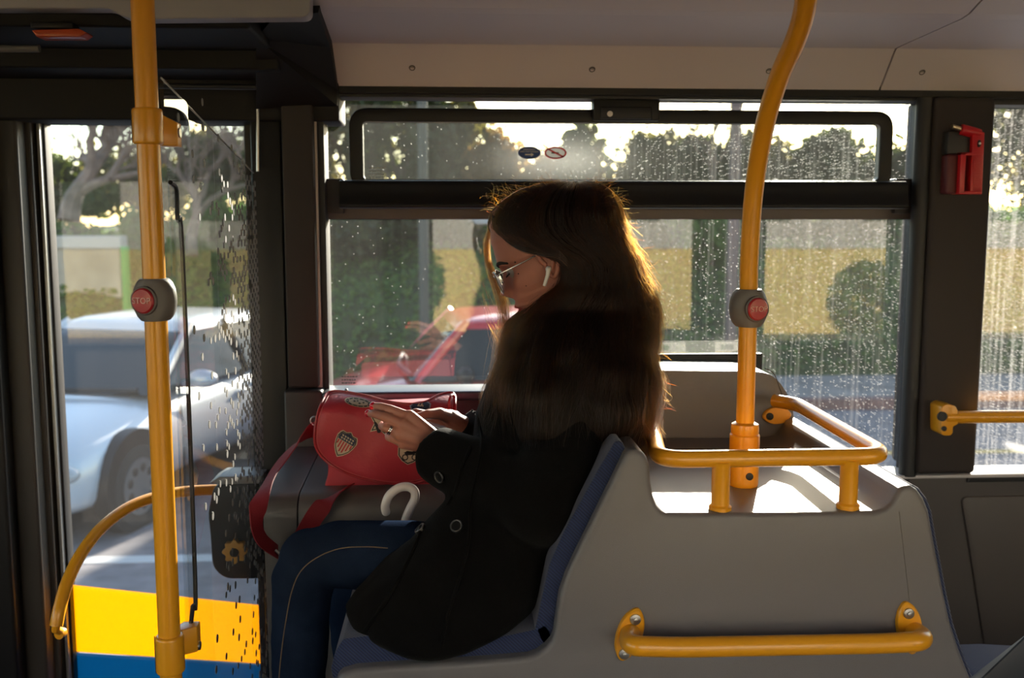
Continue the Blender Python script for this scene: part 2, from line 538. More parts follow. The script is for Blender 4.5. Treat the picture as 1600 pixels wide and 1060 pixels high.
# grey strip + transom
f = MB().box(XX(508, YG, 330), XX(1426, YG, 330), YG-0.012, YG+0.01, ZZ(343, YG, 900), ZZ(322, YG, 900))
f.build('transom_strip', mat('transom_strip', (0.12, 0.10, 0.095), 0.45), win, bevel=0.002)
xa, xb = XX(531, YI-0.02, 300), XX(1416, YI-0.02, 300)
rail = MB()
prof = round_poly([(YI-0.045, ZZ(326, YI-0.03, 900)), (YG-0.01, ZZ(326, YI-0.03, 900)), (YG-0.01, ZZ(282, YI-0.03, 900)), (YI-0.028, ZZ(282, YI-0.03, 900)), (YI-0.032, ZZ(304, YI-0.03, 900))], 0.012, 5)
rail.prism_x(prof, xa, xb)
rail.build('hopper_sill_rail', BLACKPL, win, bevel=0.002)
f = MB()
f.box(XX(505, YG, 300), xa+0.003, YG-0.03, YG+0.01, ZZ(334, YG, 520), ZZ(280, YG, 520))
f.box(xb-0.003, XX(1430, YG, 300), YG-0.03, YG+0.01, ZZ(334, YG, 1420), ZZ(280, YG, 1420))
f.build('transom_end', mat('transom_end', (0.035, 0.03, 0.028), 0.5), win, bevel=0.003)
# hopper
hx0, hx1 = XX(546, YG-0.02, 230), XX(1393, YG-0.02, 230)
hz0, hz1 = ZZ(284, YG-0.02, 900), ZZ(171, YG-0.02, 900)
f = MB()
frame_ring(f, hx0, hx1, hz0-0.02, hz1, (0.031, 0.031, 0.024, 0.031), YG-0.028, YG+0.002, 0.045, 0.012)
f.build('hopper_frame', BLACKPL, win, bevel=0.003)
f = MB()
frame_ring(f, hx0+0.029, hx1-0.029, hz0+0.002, hz1-0.029, (0.003, 0.003, 0.003, 0.003), YG-0.024, YG-0.004, 0.012, 0.010)
f.build('hopper_seal', mat('hopper_seal_edge', (0.25, 0.24, 0.23), 0.4, metal=0.3), win)
GH = glass_mat('hopper_glass', dirt=0.005, drops=0.8, streak=0.05,
               haze_smear=(XX(880, YG, 250), ZZ(250, YG, 880), 0.13, 0.045, 0.06))
MB().box(hx0+0.02, hx1-0.02, YG-0.012, YG-0.007, hz0, hz1-0.02).build('hopper_glass', GH, win, smooth=False)
GT = glass_mat('upper_fixed_glass', dirt=0.004, drops=0.3)
MB().box(XX(508, YG, 230), XX(1430, YG, 230), YG+0.004, YG+0.009, ZZ(300, YG, 900), zTop).build('upper_glass', GT, win, smooth=False)
lt = MB().box(XX(926, YG-0.03, 175), XX(1029, YG-0.03, 175), YG-0.045, YG+0.0, ZZ(189, YG-0.04, 975), zTop)
lt = lt.build('hopper_latch', BLACKPL, win, bevel=0.004)
MB().box(XX(938, YG-0.05, 175), XX(1018, YG-0.05, 175), YG-0.052, YG-0.040, ZZ(186, YG-0.05, 975), ZZ(167, YG-0.05, 975)).build('latch_plate', RUBBER, lt, bevel=0.003)
MB().cyl(P(953, 178, YG-0.053), (0, 1, 0), 0.0065, 0.004).build('latch_screw', WHITEPL, lt)
# stickers on the hopper glass
def ellipse(cx, cy, rx, rz, n=32):
    return [Vector((cx + rx*math.cos(2*math.pi*k/n), cy + rz*math.sin(2*math.pi*k/n))) for k in range(n)]
NAVY = mat('sticker_navy', (0.05, 0.12, 0.42), 0.4, transl=0.35, tcol=(0.03, 0.07, 0.25))
PWHITE = mat('print_white', (0.8, 0.8, 0.82), 0.5)
PRED = mat('print_red', (0.65, 0.03, 0.04), 0.4)
c = P(827, 239, YG-0.014)
s1 = MB().prism(ellipse(c.x, c.z, 0.0275, 0.0150), YG-0.0135, YG-0.012).build('exit_sticker', PWHITE, None)
tag(s1, 'blue oval direction sticker with a white arrow on the top window pane', 'sticker')
MB().prism(ellipse(c.x, c.z, 0.0262, 0.0138), YG-0.0142, YG-0.0132).build('blue_field', NAVY, s1)
MB().prism([Vector((c.x+a, c.z+b)) for a, b in [(-0.010, -0.0055), (0.004, -0.0055), (0.004, -0.0085), (0.011, -0.0042), (0.004, 0.0), (0.004, -0.0028), (-0.010, -0.0028)]], YG-0.0150, YG-0.0140).build('arrow', PWHITE, s1)
text_mesh('lettering', 'EMERGENCY', 0.0050, PWHITE, s1, (c.x, YG-0.0146, c.z+0.0075))
text_mesh('lettering', 'OPEN THE WINDOW', 0.0046, PWHITE, s1, (c.x, YG-0.0146, c.z+0.0025))
c = P(868, 239, YG-0.014)
s2 = MB(); frame = ellipse(c.x, c.z, 0.0265, 0.0145); inner = ellipse(c.x, c.z, 0.0225, 0.0112)
n = len(frame)
s2.add([(p.x, YG-0.0142, p.y) for p in frame] + [(p.x, YG-0.0142, p.y) for p in inner] + [(p.x, YG-0.0125, p.y) for p in frame] + [(p.x, YG-0.0125, p.y) for p in inner],
       sum([[[k, (k+1) % n, n+(k+1) % n, n+k], [2*n+k, 3*n+k, 3*n+(k+1) % n, 2*n+(k+1) % n], [k, 2*n+k, 2*n+(k+1) % n, (k+1) % n], [n+k, n+(k+1) % n, 3*n+(k+1) % n, 3*n+k]] for k in range(n)], []))
d = Vector((0.9, -0.45)).normalized()*0.022; e = Vector((d.y, -d.x)).normalized()*0.0017
cc = Vector((c.x, c.z))
s2.prism([cc-d-e, cc-d+e, cc+d+e, cc+d-e], YG-0.0142, YG-0.0125)
s2 = s2.build('prohibition_sticker', PRED, None)
tag(s2, 'white oval no smoking sticker with a red rim and slash on the top pane', 'sticker')
MB().prism(ellipse(c.x, c.z, 0.0228, 0.0115), YG-0.0132, YG-0.0122).build('pale_field', mat('pale_film', (0.5, 0.5, 0.5), 0.5, transl=0.5), s2)
cg = MB().box(c.x-0.010, c.x+0.008, YG-0.0140, YG-0.0130, c.z-0.0016, c.z+0.0014)
cg.build('cigarette', RUBBER, s2)
# fine print etched at the pane corners
fp = []
FINE = mat('etched_print', (0.35, 0.35, 0.33), 0.6)
def fine_print(px, py, Y, rows, wpx):
    mb = MB()
    for k in range(rows):
        x = px - wpx/2
        while x < px + wpx/2:
            ln = random.uniform(2.0, 5.0)
            a = P(x, py + k*5.0, Y); b_ = P(x+ln, py + k*5.0 + 1.6, Y)
            mb.box(a.x, b_.x, Y, Y+0.0006, b_.z, a.z)
            x += ln + 1.2
    return mb
fine_print(545, 588, YG-0.001, 4, 22).build('etched_print', mat('etched_dark', (0.05, 0.05, 0.05), 0.6), win, smooth=False)
fine_print(588, 262, YG-0.0128, 4, 22).build('etched_print', FINE, win, smooth=False)

# ================================================================ WINDOW 2 (right)
win2 = bpy.data.objects.new('window_2', None); COL.objects.link(win2)
win2.location = (xR2+0.5, YG, zBot); win2['kind'] = 'structure'; win2['label'] = 'next window beyond the hammer pillar'
f = MB()
frame_ring(f, xR2-0.004, xR2+1.50, ZZ(744, YG, 1500), zTop+0.004, (0.008, 0.02, 0.014, 0.018), YI-0.004, YG+0.012, 0.001, 0.01)
f.build('window_frame', RUBBER, win2, bevel=0.002)
G2 = glass_mat('rear_window_glass', dirt=0.008, drops=0.9, streak=0.09)
MB().box(xR2, xR2+1.49, YG, YG+0.005, ZZ(743, YG, 1500), zTop).build('glass_pane', G2, win2, smooth=False)
structure(MB().box(xR2+1.49, X1, YI, YI+0.1, 0.4, zTop).build('wall_rear_pier', WALLPL, smooth=False))

# ================================================================ CEILING COVE
SEAM = mat('seam_dark', (0.05, 0.045, 0.04), 0.7)
prof_in = [(YI+0.02, zCove-0.0), (YI-0.004, zCove), (YI-0.012, zCove+0.004), (2.25, ZZ(72, 2.25, 1000)), (2.235, ZZ(70, 2.235, 1000)+0.001),
           (1.96, ZZ(24, 1.96, 1000)), (1.93, ZZ(24, 1.96, 1000)+0.004), (1.62, 2.105), (1.2, 2.18), (0.8, 2.20), (0.3, 2.17), (0.0, 2.10), (YO+0.05, 1.95)]
prof_out = [(YO+0.05, 2.02), (0.0, 2.2), (0.8, 2.26), (1.6, 2.24), (YI+0.02, 2.2)]
xc = XX(1400, 2.25, 72)
def cove(xa, xb, cut_left=False):
    mb = MB()
    pr = prof_in + prof_out
    n = len(pr); vs = []
    for (y, z) in pr:
        x = xa
        if cut_left:                       # slanted left edge over the door
            if y > 1.9: x = XX(526, YI, 140) - (YI - y) * 0.10
            x = min(x, XX(526, YI, 140))
        vs.append((x, y, z))
    for (y, z) in pr:
        x = xb
        vs.append((x, y, z))
    fs = [list(range(n)), list(range(2*n-1, n-1, -1))] + [[i, (i+1) % n, n+(i+1) % n, n+i] for i in range(n)]
    return mb.add(vs, fs)
structure(cove(XX(524, YI, 140), xc-0.0022, True).build('ceiling', CEILM, smooth=False, bevel=0))
structure(cove(xc+0.0022, X1).build('ceiling', CEILM, smooth=False))
# backing so the seam reads dark and the saloon stays closed
structure(MB().box(X0, X1, YO, YI+0.12, 2.27, 2.31).build('ceiling_roof_skin', mat('roof_skin', (0.5, 0.5, 0.5), 0.6), smooth=False))
structure(MB().box(xc-0.004, xc+0.004, 0.6, YI, 2.262, 2.27).build('ceiling_seam', SEAM, smooth=False))
# screws of the cove
for i, (px, py) in enumerate([(644, 107), (925, 107), (1201, 112), (1440, 117)]):
    Y = 2.25 + (YI-2.25) * (107-72) / (141-72)
    q = P(px, py, Y)
    # project on the facet between (2.25,z72) and (YI,zCove)
    t = Vector((0, YI-2.25, zCove-ZZ(72, 2.25, 1000))).normalized(); nrm = Vector((0, -abs(t.z), -abs(t.y)))
    z = ZZ(72, 2.25, 1000) + (Y-2.25)/(YI-2.25)*(zCove-ZZ(72, 2.25, 1000))
    cpt = Vector((q.x, Y, z))
    s_ = MB().cyl(cpt, nrm, 0.0085, 0.006, 20).build('ceiling_screw', mat('dull_cap', (0.32, 0.30, 0.28), 0.5), None, bevel=0.001)
    tag(s_, ['round screw cap on the cove above the left part of the window', 'round screw cap on the cove above the window latch',
             'round screw cap on the cove just left of the curved pole', 'round screw cap on the cove right of the panel seam'][i], 'screw', 'screw caps along the cove panel')
    MB().tube([cpt + nrm*0.003 + Vector((0.006*math.cos(a), 0, 0)) + t*0.006*math.sin(a) for a in [k*math.pi/10 for k in range(21)]], 0.0011, 8, cap=False).build('cap_groove', SEAM, s_)

# ---- ceiling part left of the cove (over the door)
Yc = 1.86
pts = px_poly([(-900, -330), (484, -330), (484, 27), (213, 30), (190, 26), (172, 13), (-900, 13)], Yc)
structure(MB().prism(round_poly(pts, 0.015, 4), Yc, Yc+0.045).build('ceiling_edge', mat('ceiling_edge_grey', (0.36, 0.35, 0.35), 0.5), bevel=0.003))
structure(MB().box(X0, XX(500, 1.9, 20), YO, Yc+0.03, ZZ(0, Yc, 300)+0.02, 2.26).build('ceiling_front', CEILM, smooth=False))
# dark door header behind it
hd = MB()
hd.box(X0, XX(528, YI-0.02, 100), YI-0.02, YI+0.12, ZZ(188, YI-0.02, 220), 2.25)
hd.box(X0, XX(440, 2.2, 100), 2.16, YI+0.02, ZZ(112, 2.2, 220), 2.25)
hd.box(X0, XX(405, 2.0, 100), 1.92, 2.18, ZZ(48, 1.95, 220), 2.25)
structure(hd.build('door_header', mat('door_header_black', (0.009, 0.0085, 0.008), 0.6, spec=0.25), bevel=0.006))
hb = MB()
hb.tube([P(230, 134, 2.15), P(400, 136, 2.15)], 0.006, 10)
hb.build('header_bar', RUBBER, None)['kind'] = 'structure'
# slanted black closing panel between the header and cove
cl = MB().add([P(430, 25, 1.9), P(497, 20, 1.9), P(516, 74, 2.2), P(527, 140, YI-0.03), P(527, 165, YI-0.03), P(400, 170, YI-0.03), P(400, 60, 2.1),
               P(430, 25, 1.9)+Vector((0, .03, .02)), P(497, 20, 1.9)+Vector((0, .03, .02)), P(516, 74, 2.2)+Vector((0, .03, .02)), P(527, 140, YI-0.03)+Vector((0, .03, .0)), P(527, 165, YI-0.03)+Vector((0, .03, 0)), P(400, 170, YI-0.03)+Vector((0, .03, 0)), P(400, 60, 2.1)+Vector((0, .03, .02))],
              [[0, 1, 2], [0, 2, 6], [6, 2, 3], [6, 3, 4], [6, 4, 5]] + [[7+a for a in q] for q in [[0, 1, 2], [0, 2, 6], [6, 2, 3], [6, 3, 4], [6, 4, 5]]] + [[i, (i+1) % 7, 7+(i+1) % 7, 7+i] for i in range(7)])
structure(cl.build('trim_4', mat('header_side_black', (0.009, 0.0085, 0.008), 0.6, spec=0.25), smooth=False))
# orange reflector lamp and pale strip
o = thing('door_lamp', 'small orange-red marker lamp under the black header over the door', 'lamp', P(95, 53, 1.90))
MB().prism([P(54, 49, 1.9).xz, P(128, 47, 1.9).xz, P(139, 53, 1.9).xz, P(130, 60, 1.9).xz, P(62, 60, 1.9).xz], 1.885, 1.925).build('lens', mat('orange_lens', (0.62, 0.10, 0.03), 0.25, transl=0.3), o, bevel=0.002)
MB().box(XX(60, 1.93, 45), XX(125, 1.93, 45), 1.895, 1.93, ZZ(50, 1.93, 90), ZZ(40, 1.93, 90)).build('housing', BLACKPL, o, bevel=0.002)
o = MB().tube([P(-60, 76, 1.95), P(62, 76, 1.95)], 0.007, 10).build('strip_light', mat('strip_diffuser', (0.12, 0.115, 0.11), 0.5))
tag(o, 'thin grey tube along the header in the top left corner', 'tube')

# ================================================================ DOOR
door = bpy.data.objects.new('door_1', None); COL.objects.link(door)
door.location = (XX(230, 2.44, 500), 2.44, 0.0); door['kind'] = 'structure'; door['label'] = 'glazed bus door left of the woman'
YD = 2.44
dx0, dx1 = XX(80, YD, 400), XX(392, YD, 400)
f = MB()
xa = XX(63, YD, 300)
frame_ring(f, xa-0.03, dx1+0.03, -0.05, ZZ(183, YD, 230), (XX(92, YD, 400)-xa+0.02, 0.034, 0.12, 0.012), YD-0.02, YD+0.02, 0.002, 0.012)
f.build('door_frame', BLACKPL, door, bevel=0.003)
# pale seal strip down the left of the glass
MB().box(XX(66, YD-0.02, 300), XX(71, YD-0.02, 300), YD-0.035, YD-0.015, 0.1, ZZ(192, YD, 70)).build('door_seal', mat('door_seal_metal', (0.35, 0.35, 0.34), 0.35, metal=0.6), door, bevel=0.001)
GD = glass_mat('door_glass', dirt=0.003, refl=1.65, drops=0.0, tint=(0.93, 0.95, 0.94))
MB().box(XX(85, YD, 400), dx1, YD-0.003, YD+0.003, 0.05, ZZ(186, YD, 230)).build('glass_pane', GD, door, smooth=False)
# livery film on the outside of the lower door glass
def film(name, a, col, par):
    m = mat(name, col, 0.4, transl=0.75, tcol=col)
    pts = px_poly(a, YD+0.004)
    return MB().prism(pts, YD+0.0035, YD+0.005).build(name, m, par, smooth=False)
film('yellow_film', [(92, 912), (415, 947), (415, 1038), (92, 1017)], (0.78, 0.46, 0.008), door)
film('blue_film', [(92, 1019), (415, 1040), (415, 1250), (92, 1250)], (0.006, 0.14, 0.26), door)
# dark posts left of the door
dp = MB()
dp.box(X0, XX(-6, 2.30, 500), 2.30, YI+0.1, 0, 2.2)
structure(dp.build('wall_door_post', BLACKPL, bevel=0.01))
structure(MB().box(XX(8, 2.35, 500), XX(44, 2.35, 500), 2.345, YI+0.1, 0, 2.1).build('trim_5', mat('post_brown', (0.035, 0.03, 0.025), 0.5), bevel=0.008))
structure(MB().box(XX(40, 2.39, 500), XX(64, 2.39, 500), 2.39, YI+0.12, 0, 2.1).build('trim_6', mat('post_grey', (0.05, 0.045, 0.04), 0.45), bevel=0.006))
# thin steel guide tube right of the door
o = MB().tube([P(403, 118, 2.32), P(403, 268, 2.32)], 0.0035, 10).build('guide_rod', STEEL)
tag(o, 'thin vertical steel rod on the black post beside the door', 'rod')
# threshold / step light: door sill
structure(MB().box(xa-0.03, dx1+0.03, 2.30, YD+0.05, -0.05, 0.02).build('door_sill', STEEL, bevel=0.004))
# road side skirt of the bus
sk = MB()
sk.box(X0-0.3, xa-0.03, YI+0.1, YI+0.14, ROAD_Z+0.25, zBot-0.02)
sk.box(dx1+0.04, X1, YI+0.1, YI+0.14, ROAD_Z+0.25, zBot-0.03)
structure(sk.build('wall_outer_skin', mat('outer_skin_blue', (0.01, 0.18, 0.45), 0.3), smooth=False))

# ================================================================ OPPOSITE SIDE (behind the viewer; seen reflected in the panes)
ow = MB()
VY = 2*YG - YO
edges = [XX(p, VY, 400) for p in (-300, 235, 296, 520, 676, 1088, 1196, 1395, 1500, 1900)]
# openings between pairs
zb, zt = 0.95, 1.80
wins = [(-2.9, -2.3), (edges[1]-0.5, edges[2]+0.35), (edges[4], edges[5]), (edges[6], edges[7]+0.1), (edges[8], edges[9])]
xs = X0
for a, b_ in wins:
    ow.box(xs, a, YO-0.1, YO, 0.0, 2.3); xs = b_
    ow.box(a, b_, YO-0.1, YO, 0.0, zb); ow.box(a, b_, YO-0.1, YO, zt, 2.3)
ow.box(xs, X1, YO-0.1, YO, 0.0, 2.3)
structure(ow.build('wall_opposite', mat('opposite_wall', (0.10, 0.09, 0.085), 0.5), smooth=False))
for i, (a, b_) in enumerate(wins):
    g = MB().box(a-0.01, b_+0.01, YO-0.06, YO-0.055, zb-0.01, zt+0.01).build('window_%d' % (3+i), MATS['door_glass'], None, smooth=False)
    structure(g)
structure(MB().box(X1, X1+0.05, YO-0.1, YI+0.12, 0, 2.3).build('wall_rear', WALLPL, smooth=False))
fw = MB().box(X0-0.05, X0, YO-0.1, YI+0.12, 0, 0.9).box(X0-0.05, X0, YO-0.1, YI+0.12, 2.0, 2.3).box(X0-0.05, X0, YO-0.1, YO+0.05, 0, 2.3).box(X0-0.05, X0, YI-0.05, YI+0.12, 0, 2.3)
structure(fw.build('wall_front', BLACKPL, smooth=False))
# ================================================================ SEAT MODULE (back-to-back aisle seats with a shelf)
YS, YF = 1.45, 1.97
ZSH = ZZ(803, YS, 1200)          # shelf level
mod = thing('seat_unit', 'grey moulded back-to-back double seat with shelf and blue cushions, nearest the aisle', 'seat', (XX(1150, YS, 1000), 1.65, 0.42))
left = [(525, 1061), (535, 1053), (556, 1047), (620, 1042.5), (681, 1039), (760, 1034), (825, 1028.5), (840, 1023), (853, 1013), (862, 1003), (866, 992), (871, 955), (875, 930), (884, 903), (899, 870), (936, 795), (972, 722)]
bump = [(976, 712), (980, 707), (987, 704), (996, 704), (1005, 708), (1011, 715), (1016, 730), (1018, 756), (1022, 778), (1027, 792), (1033, 800), (1042, 803)]
shelf = [(1100, 803), (1200, 803), (1300, 802), (1368, 800), (1384, 796), (1394, 787), (1400, 776), (1407, 765), (1415, 760), (1425, 760), (1435, 766), (1445, 780), (1453, 800)]
right = [(1460, 840), (1469, 887), (1477, 930), (1487, 975), (1500, 1015), (1518, 1062), (1560, 1170)]
low = [(1560, 1500), (560, 1500), (535, 1400), (525, 1200)]
outl = px_poly(left + bump + shelf + right, YS)
xlow0, xlow1 = outl[0].x, outl[-1].x
outl = [Vector(p) for p in outl] + [Vector((xlow1+0.01, 0.43)), Vector((xlow0+0.1, 0.43)), Vector((xlow0+0.04, 0.62)), Vector((xlow0-0.005, 0.80))]
# smooth the sampled top
body = MB().prism(outl, YS, YF+0.02)
body = body.build('seat_shell', GREYPL, mod, bevel=0.010, bseg=4, angle=60)
# faint joint line down the right of the side cheek
jl = [P(1405, 800, YS-0.0003), P(1412, 860, YS-0.0003), P(1421, 940, YS-0.0003)]
MB().tube(spline(jl, 6), 0.0006, 6).build('panel_joint', mat('joint_grey', (0.12, 0.11, 0.1), 0.6), mod)
# cushions
BLUEFAB = bpy.data.materials.new('blue_ribbed_moquette'); MATS['blue'] = BLUEFAB
BLUEFAB.use_nodes = True
_n, _l = BLUEFAB.node_tree.nodes, BLUEFAB.node_tree.links
_b = _n['Principled BSDF']; _b.inputs['Roughness'].default_value = 0.9; _b.inputs['Sheen Weight'].default_value = 0.4
_tc = _n.new('ShaderNodeTexCoord'); _wv = _n.new('ShaderNodeTexWave'); _wv.inputs['Scale'].default_value = 110; _wv.bands_direction = 'DIAGONAL'
_l.new(_tc.outputs['Object'], _wv.inputs['Vector'])
_cr = _n.new('ShaderNodeMixRGB'); _cr.inputs[1].default_value = (0.006, 0.012, 0.045, 1); _cr.inputs[2].default_value = (0.018, 0.034, 0.11, 1)
_l.new(_wv.outputs[0], _cr.inputs[0]); _l.new(_cr.outputs[0], _b.inputs['Base Color'])
_bp = _n.new('ShaderNodeBump'); _bp.inputs['Strength'].default_value = 0.6; _bp.inputs['Distance'].default_value = 0.001
_l.new(_wv.outputs[0], _bp.inputs['Height']); _l.new(_bp.outputs[0], _b.inputs['Normal'])
cb = [(979, 704), (955, 752), (936, 792), (899, 868), (884, 902), (875, 930), (871, 955), (866, 992), (860, 1010), (845, 1008), (836, 985), (846, 940), (858, 885), (880, 835), (905, 790), (935, 735), (962, 690), (972, 690)]
MB().prism(round_poly(px_poly(cb, YS+0.02), 0.004, 3), YS+0.022, YF-0.02).build('backrest_cushion', BLUEFAB, mod, bevel=0.008, angle=60)
cs = [(860, 1006), (853, 1013), (838, 1023), (825, 1028), (760, 1033), (681, 1038), (620, 1041), (556, 1046), (536, 1052), (528, 1059), (520, 1062), (517, 1045), (524, 1020), (536, 1000), (600, 992), (690, 1003), (760, 1002), (838, 985), (853, 978), (860, 990)]
MB().prism(round_poly(px_poly(cs, YS+0.02), 0.004, 3), YS+0.022, YF-0.02).build('seat_cushion', BLUEFAB, mod, bevel=0.008, angle=60)
cr = [(1425, 757), (1437, 764), (1449, 779), (1457, 799), (1464, 840), (1473, 887), (1481, 930), (1491, 975), (1504, 1015), (1522, 1062), (1500, 1065), (1470, 1000), (1452, 880), (1440, 800), (1420, 775)]
MB().prism(px_poly(cr, YS+0.035), YS+0.035, YF-0.02).build('backrest_cushion', BLUEFAB, mod, bevel=0.006, angle=60)
q = px_poly([(1440, 1025), (1470, 1008), (1530, 1006), (1640, 1012), (1700, 1018), (1700, 1060), (1460, 1060)], YF-0.02)
MB().prism(round_poly(q, 0.01, 3), 1.56, YF-0.02).build('seat_cushion', BLUEFAB, mod, bevel=0.01, angle=60)

# dark bevelled thing at the far right bottom: edge of a facing seat back
o = MB().add([P(1530, 1062, 1.5), P(1610, 985, 1.5), P(1700, 985, 1.5), P(1700, 1100, 1.5), P(1530, 1100, 1.5)] + [P(1530, 1062, 1.5)+Vector((0, .34, -.32)), P(1610, 985, 1.5)+Vector((0, .34, -.32)), P(1700, 985, 1.5)+Vector((0, .34, -.32)), P(1700, 1100, 1.5)+Vector((0, .34, -.32)), P(1530, 1100, 1.5)+Vector((0, .34, -.32))],
             [[0, 1, 2, 3, 4], [9, 8, 7, 6, 5]] + [[i, (i+1) % 5, 5+(i+1) % 5, 5+i] for i in range(5)])
o = o.build('seat_edge', mat('dark_seat_plastic', (0.035, 0.04, 0.05), 0.5), None, bevel=0.008)
tag(o, 'dark slanting seat edge cut off at the bottom right corner', 'seat')

# ---- window side unit: higher grey seat side behind the shelf
pu = [(700, 735), (700, 583), (1180, 583), (1200, 585), (1213, 590), (1226, 603), (1238, 622), (1246, 650), (1252, 672), (1262, 735)]
pl = px_poly(pu, YF)
zz_ = pl[1].y
pl = [Vector((p.x, p.y if p.y > ZSH+0.03 else ZSH-0.25)) for p in pl]
unit = thing('window_seat_unit', 'grey window-side seat back block with a pale top, behind the aisle seat shelf', 'seat', (pl[2].x, 2.1, ZSH))
pl[0].x = pl[1].x = XX(930, YF, 600)
MB().prism(round_poly(pl, [0, 0.01, 0.012] + [0.008]*(len(pl)-3), 4), YF+0.022, YF+0.19).build('seat_shell', GREYPL, unit, bevel=0.007, bseg=3, angle=50)
# inner inset line parallel to its right edge
il = [P(x, y, YF+0.0205) for x, y in [(1195, 576), (1208, 583), (1218, 605), (1232, 650), (1243, 700)]]
MB().tube(spline(il, 5), 0.0010, 6).build('edge_groove', mat('groove_dark', (0.08, 0.075, 0.07), 0.6), unit)
# acrylic upstand on top
GA = glass_mat('acrylic', dirt=0.03, drops=0.0)
MB().box(pl[1].x, P(1196, 565, 2.11).x, YF+0.200, YF+0.206, zz_-0.05, zz_+0.036).build('acrylic_upstand', GA, unit, bevel=0.002)
MB().box(pl[1].x, P(1204, 565, 2.10).x, YF+0.186, YF+0.199, zz_-0.05, zz_+0.009).build('rubber_trim', RUBBER, unit, bevel=0.002)
# sun-lit lip along the right of the shelf
lip = [PZ(1250, 673, ZSH+0.062), PZ(1300, 700, ZSH+0.05), P(1352, 728, 1.56), P(1395, 748, 1.47)]

# ================================================================ U-SHAPED RAIL
zR = ZZ(716, 1.474, 1200)
rr = 0.0135
ur = thing('shelf_rail', 'yellow U-shaped rail standing on two posts around the seat shelf', 'handrail', (XX(1220, 1.474, 716), 1.474, ZSH))
yfr = 1.474
xr1, xr2 = XX(1374, yfr, 716), XX(1050, yfr, 716)
pA = Vector((XX(1220, YF-0.02, 645), YF-0.015, zR)); pB = Vector((XX(1003, YF, 645), YF-0.015, zR))
def fillet(pts, r, n=8):
    out = [Vector(pts[0])]
    for i in range(1, len(pts)-1):
        p0, p, p2 = Vector(pts[i-1]), Vector(pts[i]), Vector(pts[i+1])
        a, b_ = (p0-p), (p2-p); k = min(r, a.length*0.45, b_.length*0.45)
        s, e = p + a.normalized()*k, p + b_.normalized()*k
        for j in range(n+1):
            t = j/n; out.append(s*(1-t)**2 + p*2*t*(1-t) + e*t*t)
    out.append(Vector(pts[-1])); return out
path = fillet([pA+Vector((-0.012, 0.0, 0)), pA+Vector((0.02, -0.045, 0)), Vector((xr1+0.012, yfr, zR)), Vector((xr2-0.02, yfr, zR)), pB+Vector((0.0, -0.03, 0)), pB], 0.045)
MB().tube(path, rr, 20).build('rail_tube', YELLOW, ur)
for px in (1126, 1326):
    x = XX(px, yfr, 760)
    p_ = MB().tube([(x, yfr, ZSH-0.001), (x, yfr, ZSH+0.006), (x, yfr, ZSH+0.009), (x, yfr, zR-0.012), (x, yfr, zR-0.004)], [0.0175, 0.0175, 0.0140, 0.0140, 0.0165], 20).build('post', YELLOW, ur)
def flange(name, c, axis_long, nrm, L, W, t, par, screws=True, m=YELLOW, sm=STEEL, scr=(0.62, -0.62)):
    """oval fixing plate: c centre on the wall, axis_long along the oval, nrm away from the wall"""
    a = Vector(axis_long).normalized(); nrm = Vector(nrm).normalized(); b_ = nrm.cross(a)
    o_ = []
    N = 36
    def ring(f, h):
        r_ = []
        for k in range(N):
            th = 2*math.pi*k/N
            u = math.copysign(abs(math.cos(th))**0.9, math.cos(th))*L*f
            v = math.copysign(abs(math.sin(th))**0.9, math.sin(th))*W*f*(1-0.35*abs(math.cos(th))**3)
            r_.append(Vector(c) + a*u + b_*v + nrm*h)
        return r_
    pl_ = MB().loft([ring(1.0, 0), ring(1.0, t*0.7), ring(0.93, t)]).build(name, m, par)
    if screws:
        for s in scr:
            q_ = Vector(c) + a*L*s + nrm*(t+0.001)
            MB().cyl(q_, nrm, W*0.42, 0.005, 20).cyl(q_+nrm*0.003, nrm, W*0.2, 0.003, 6).build('screw', sm, pl_, bevel=0.0008)
    return pl_
flange('fixing_plate', (XX(1213, YF+0.02, 648), YF+0.020, ZZ(649, YF+0.02, 1213)), (1, 0, 0.05), (0, -1, 0), 0.030, 0.018, 0.008, ur, sm=RUBBER, scr=(-0.55,))
flange('fixing_plate', (XX(1004, YF+0.02, 640), YF+0.020, ZZ(645, YF+0.02, 1004)), (0, 0, 1), (0, -1, 0), 0.026, 0.018, 0.008, ur, sm=RUBBER, scr=(0.6,))

# ================================================================ LOWER GRAB HANDLE on the seat cheek
gh = thing('grab_handle', 'yellow grab handle screwed low on the grey seat side panel', 'handle', P(1200, 1010, YS))
cL, cR = P(983, 990, YS), P(1419, 980, YS)
flange('fixing_plate', cL, (0.30, 0, 1), (0, -1, 0), 0.043, 0.020, 0.008, gh, scr=(0.62, -0.70))
flange('fixing_plate', cR, (-0.18, 0, 1), (0, -1, 0), 0.043, 0.020, 0.008, gh, scr=(0.60,))
yb = YS-0.055
a_, b_ = P(985, 986, YS), P(1424, 984, YS)
pL, pR = P(1006, 1011, yb), P(1428, 1004, yb)
MB().tube(fillet([a_+Vector((0, 0.0, 0)), Vector((a_.x-0.008, YS-0.03, a_.z-0.004)), P(990, 1010, yb), P(1060, 1012, yb), P(1380, 1006, yb), P(1436, 1003, yb), Vector((b_.x+0.006, YS-0.03, b_.z)), b_], 0.03, 6), 0.0150, 20).build('handle_bar', YELLOW, gh)

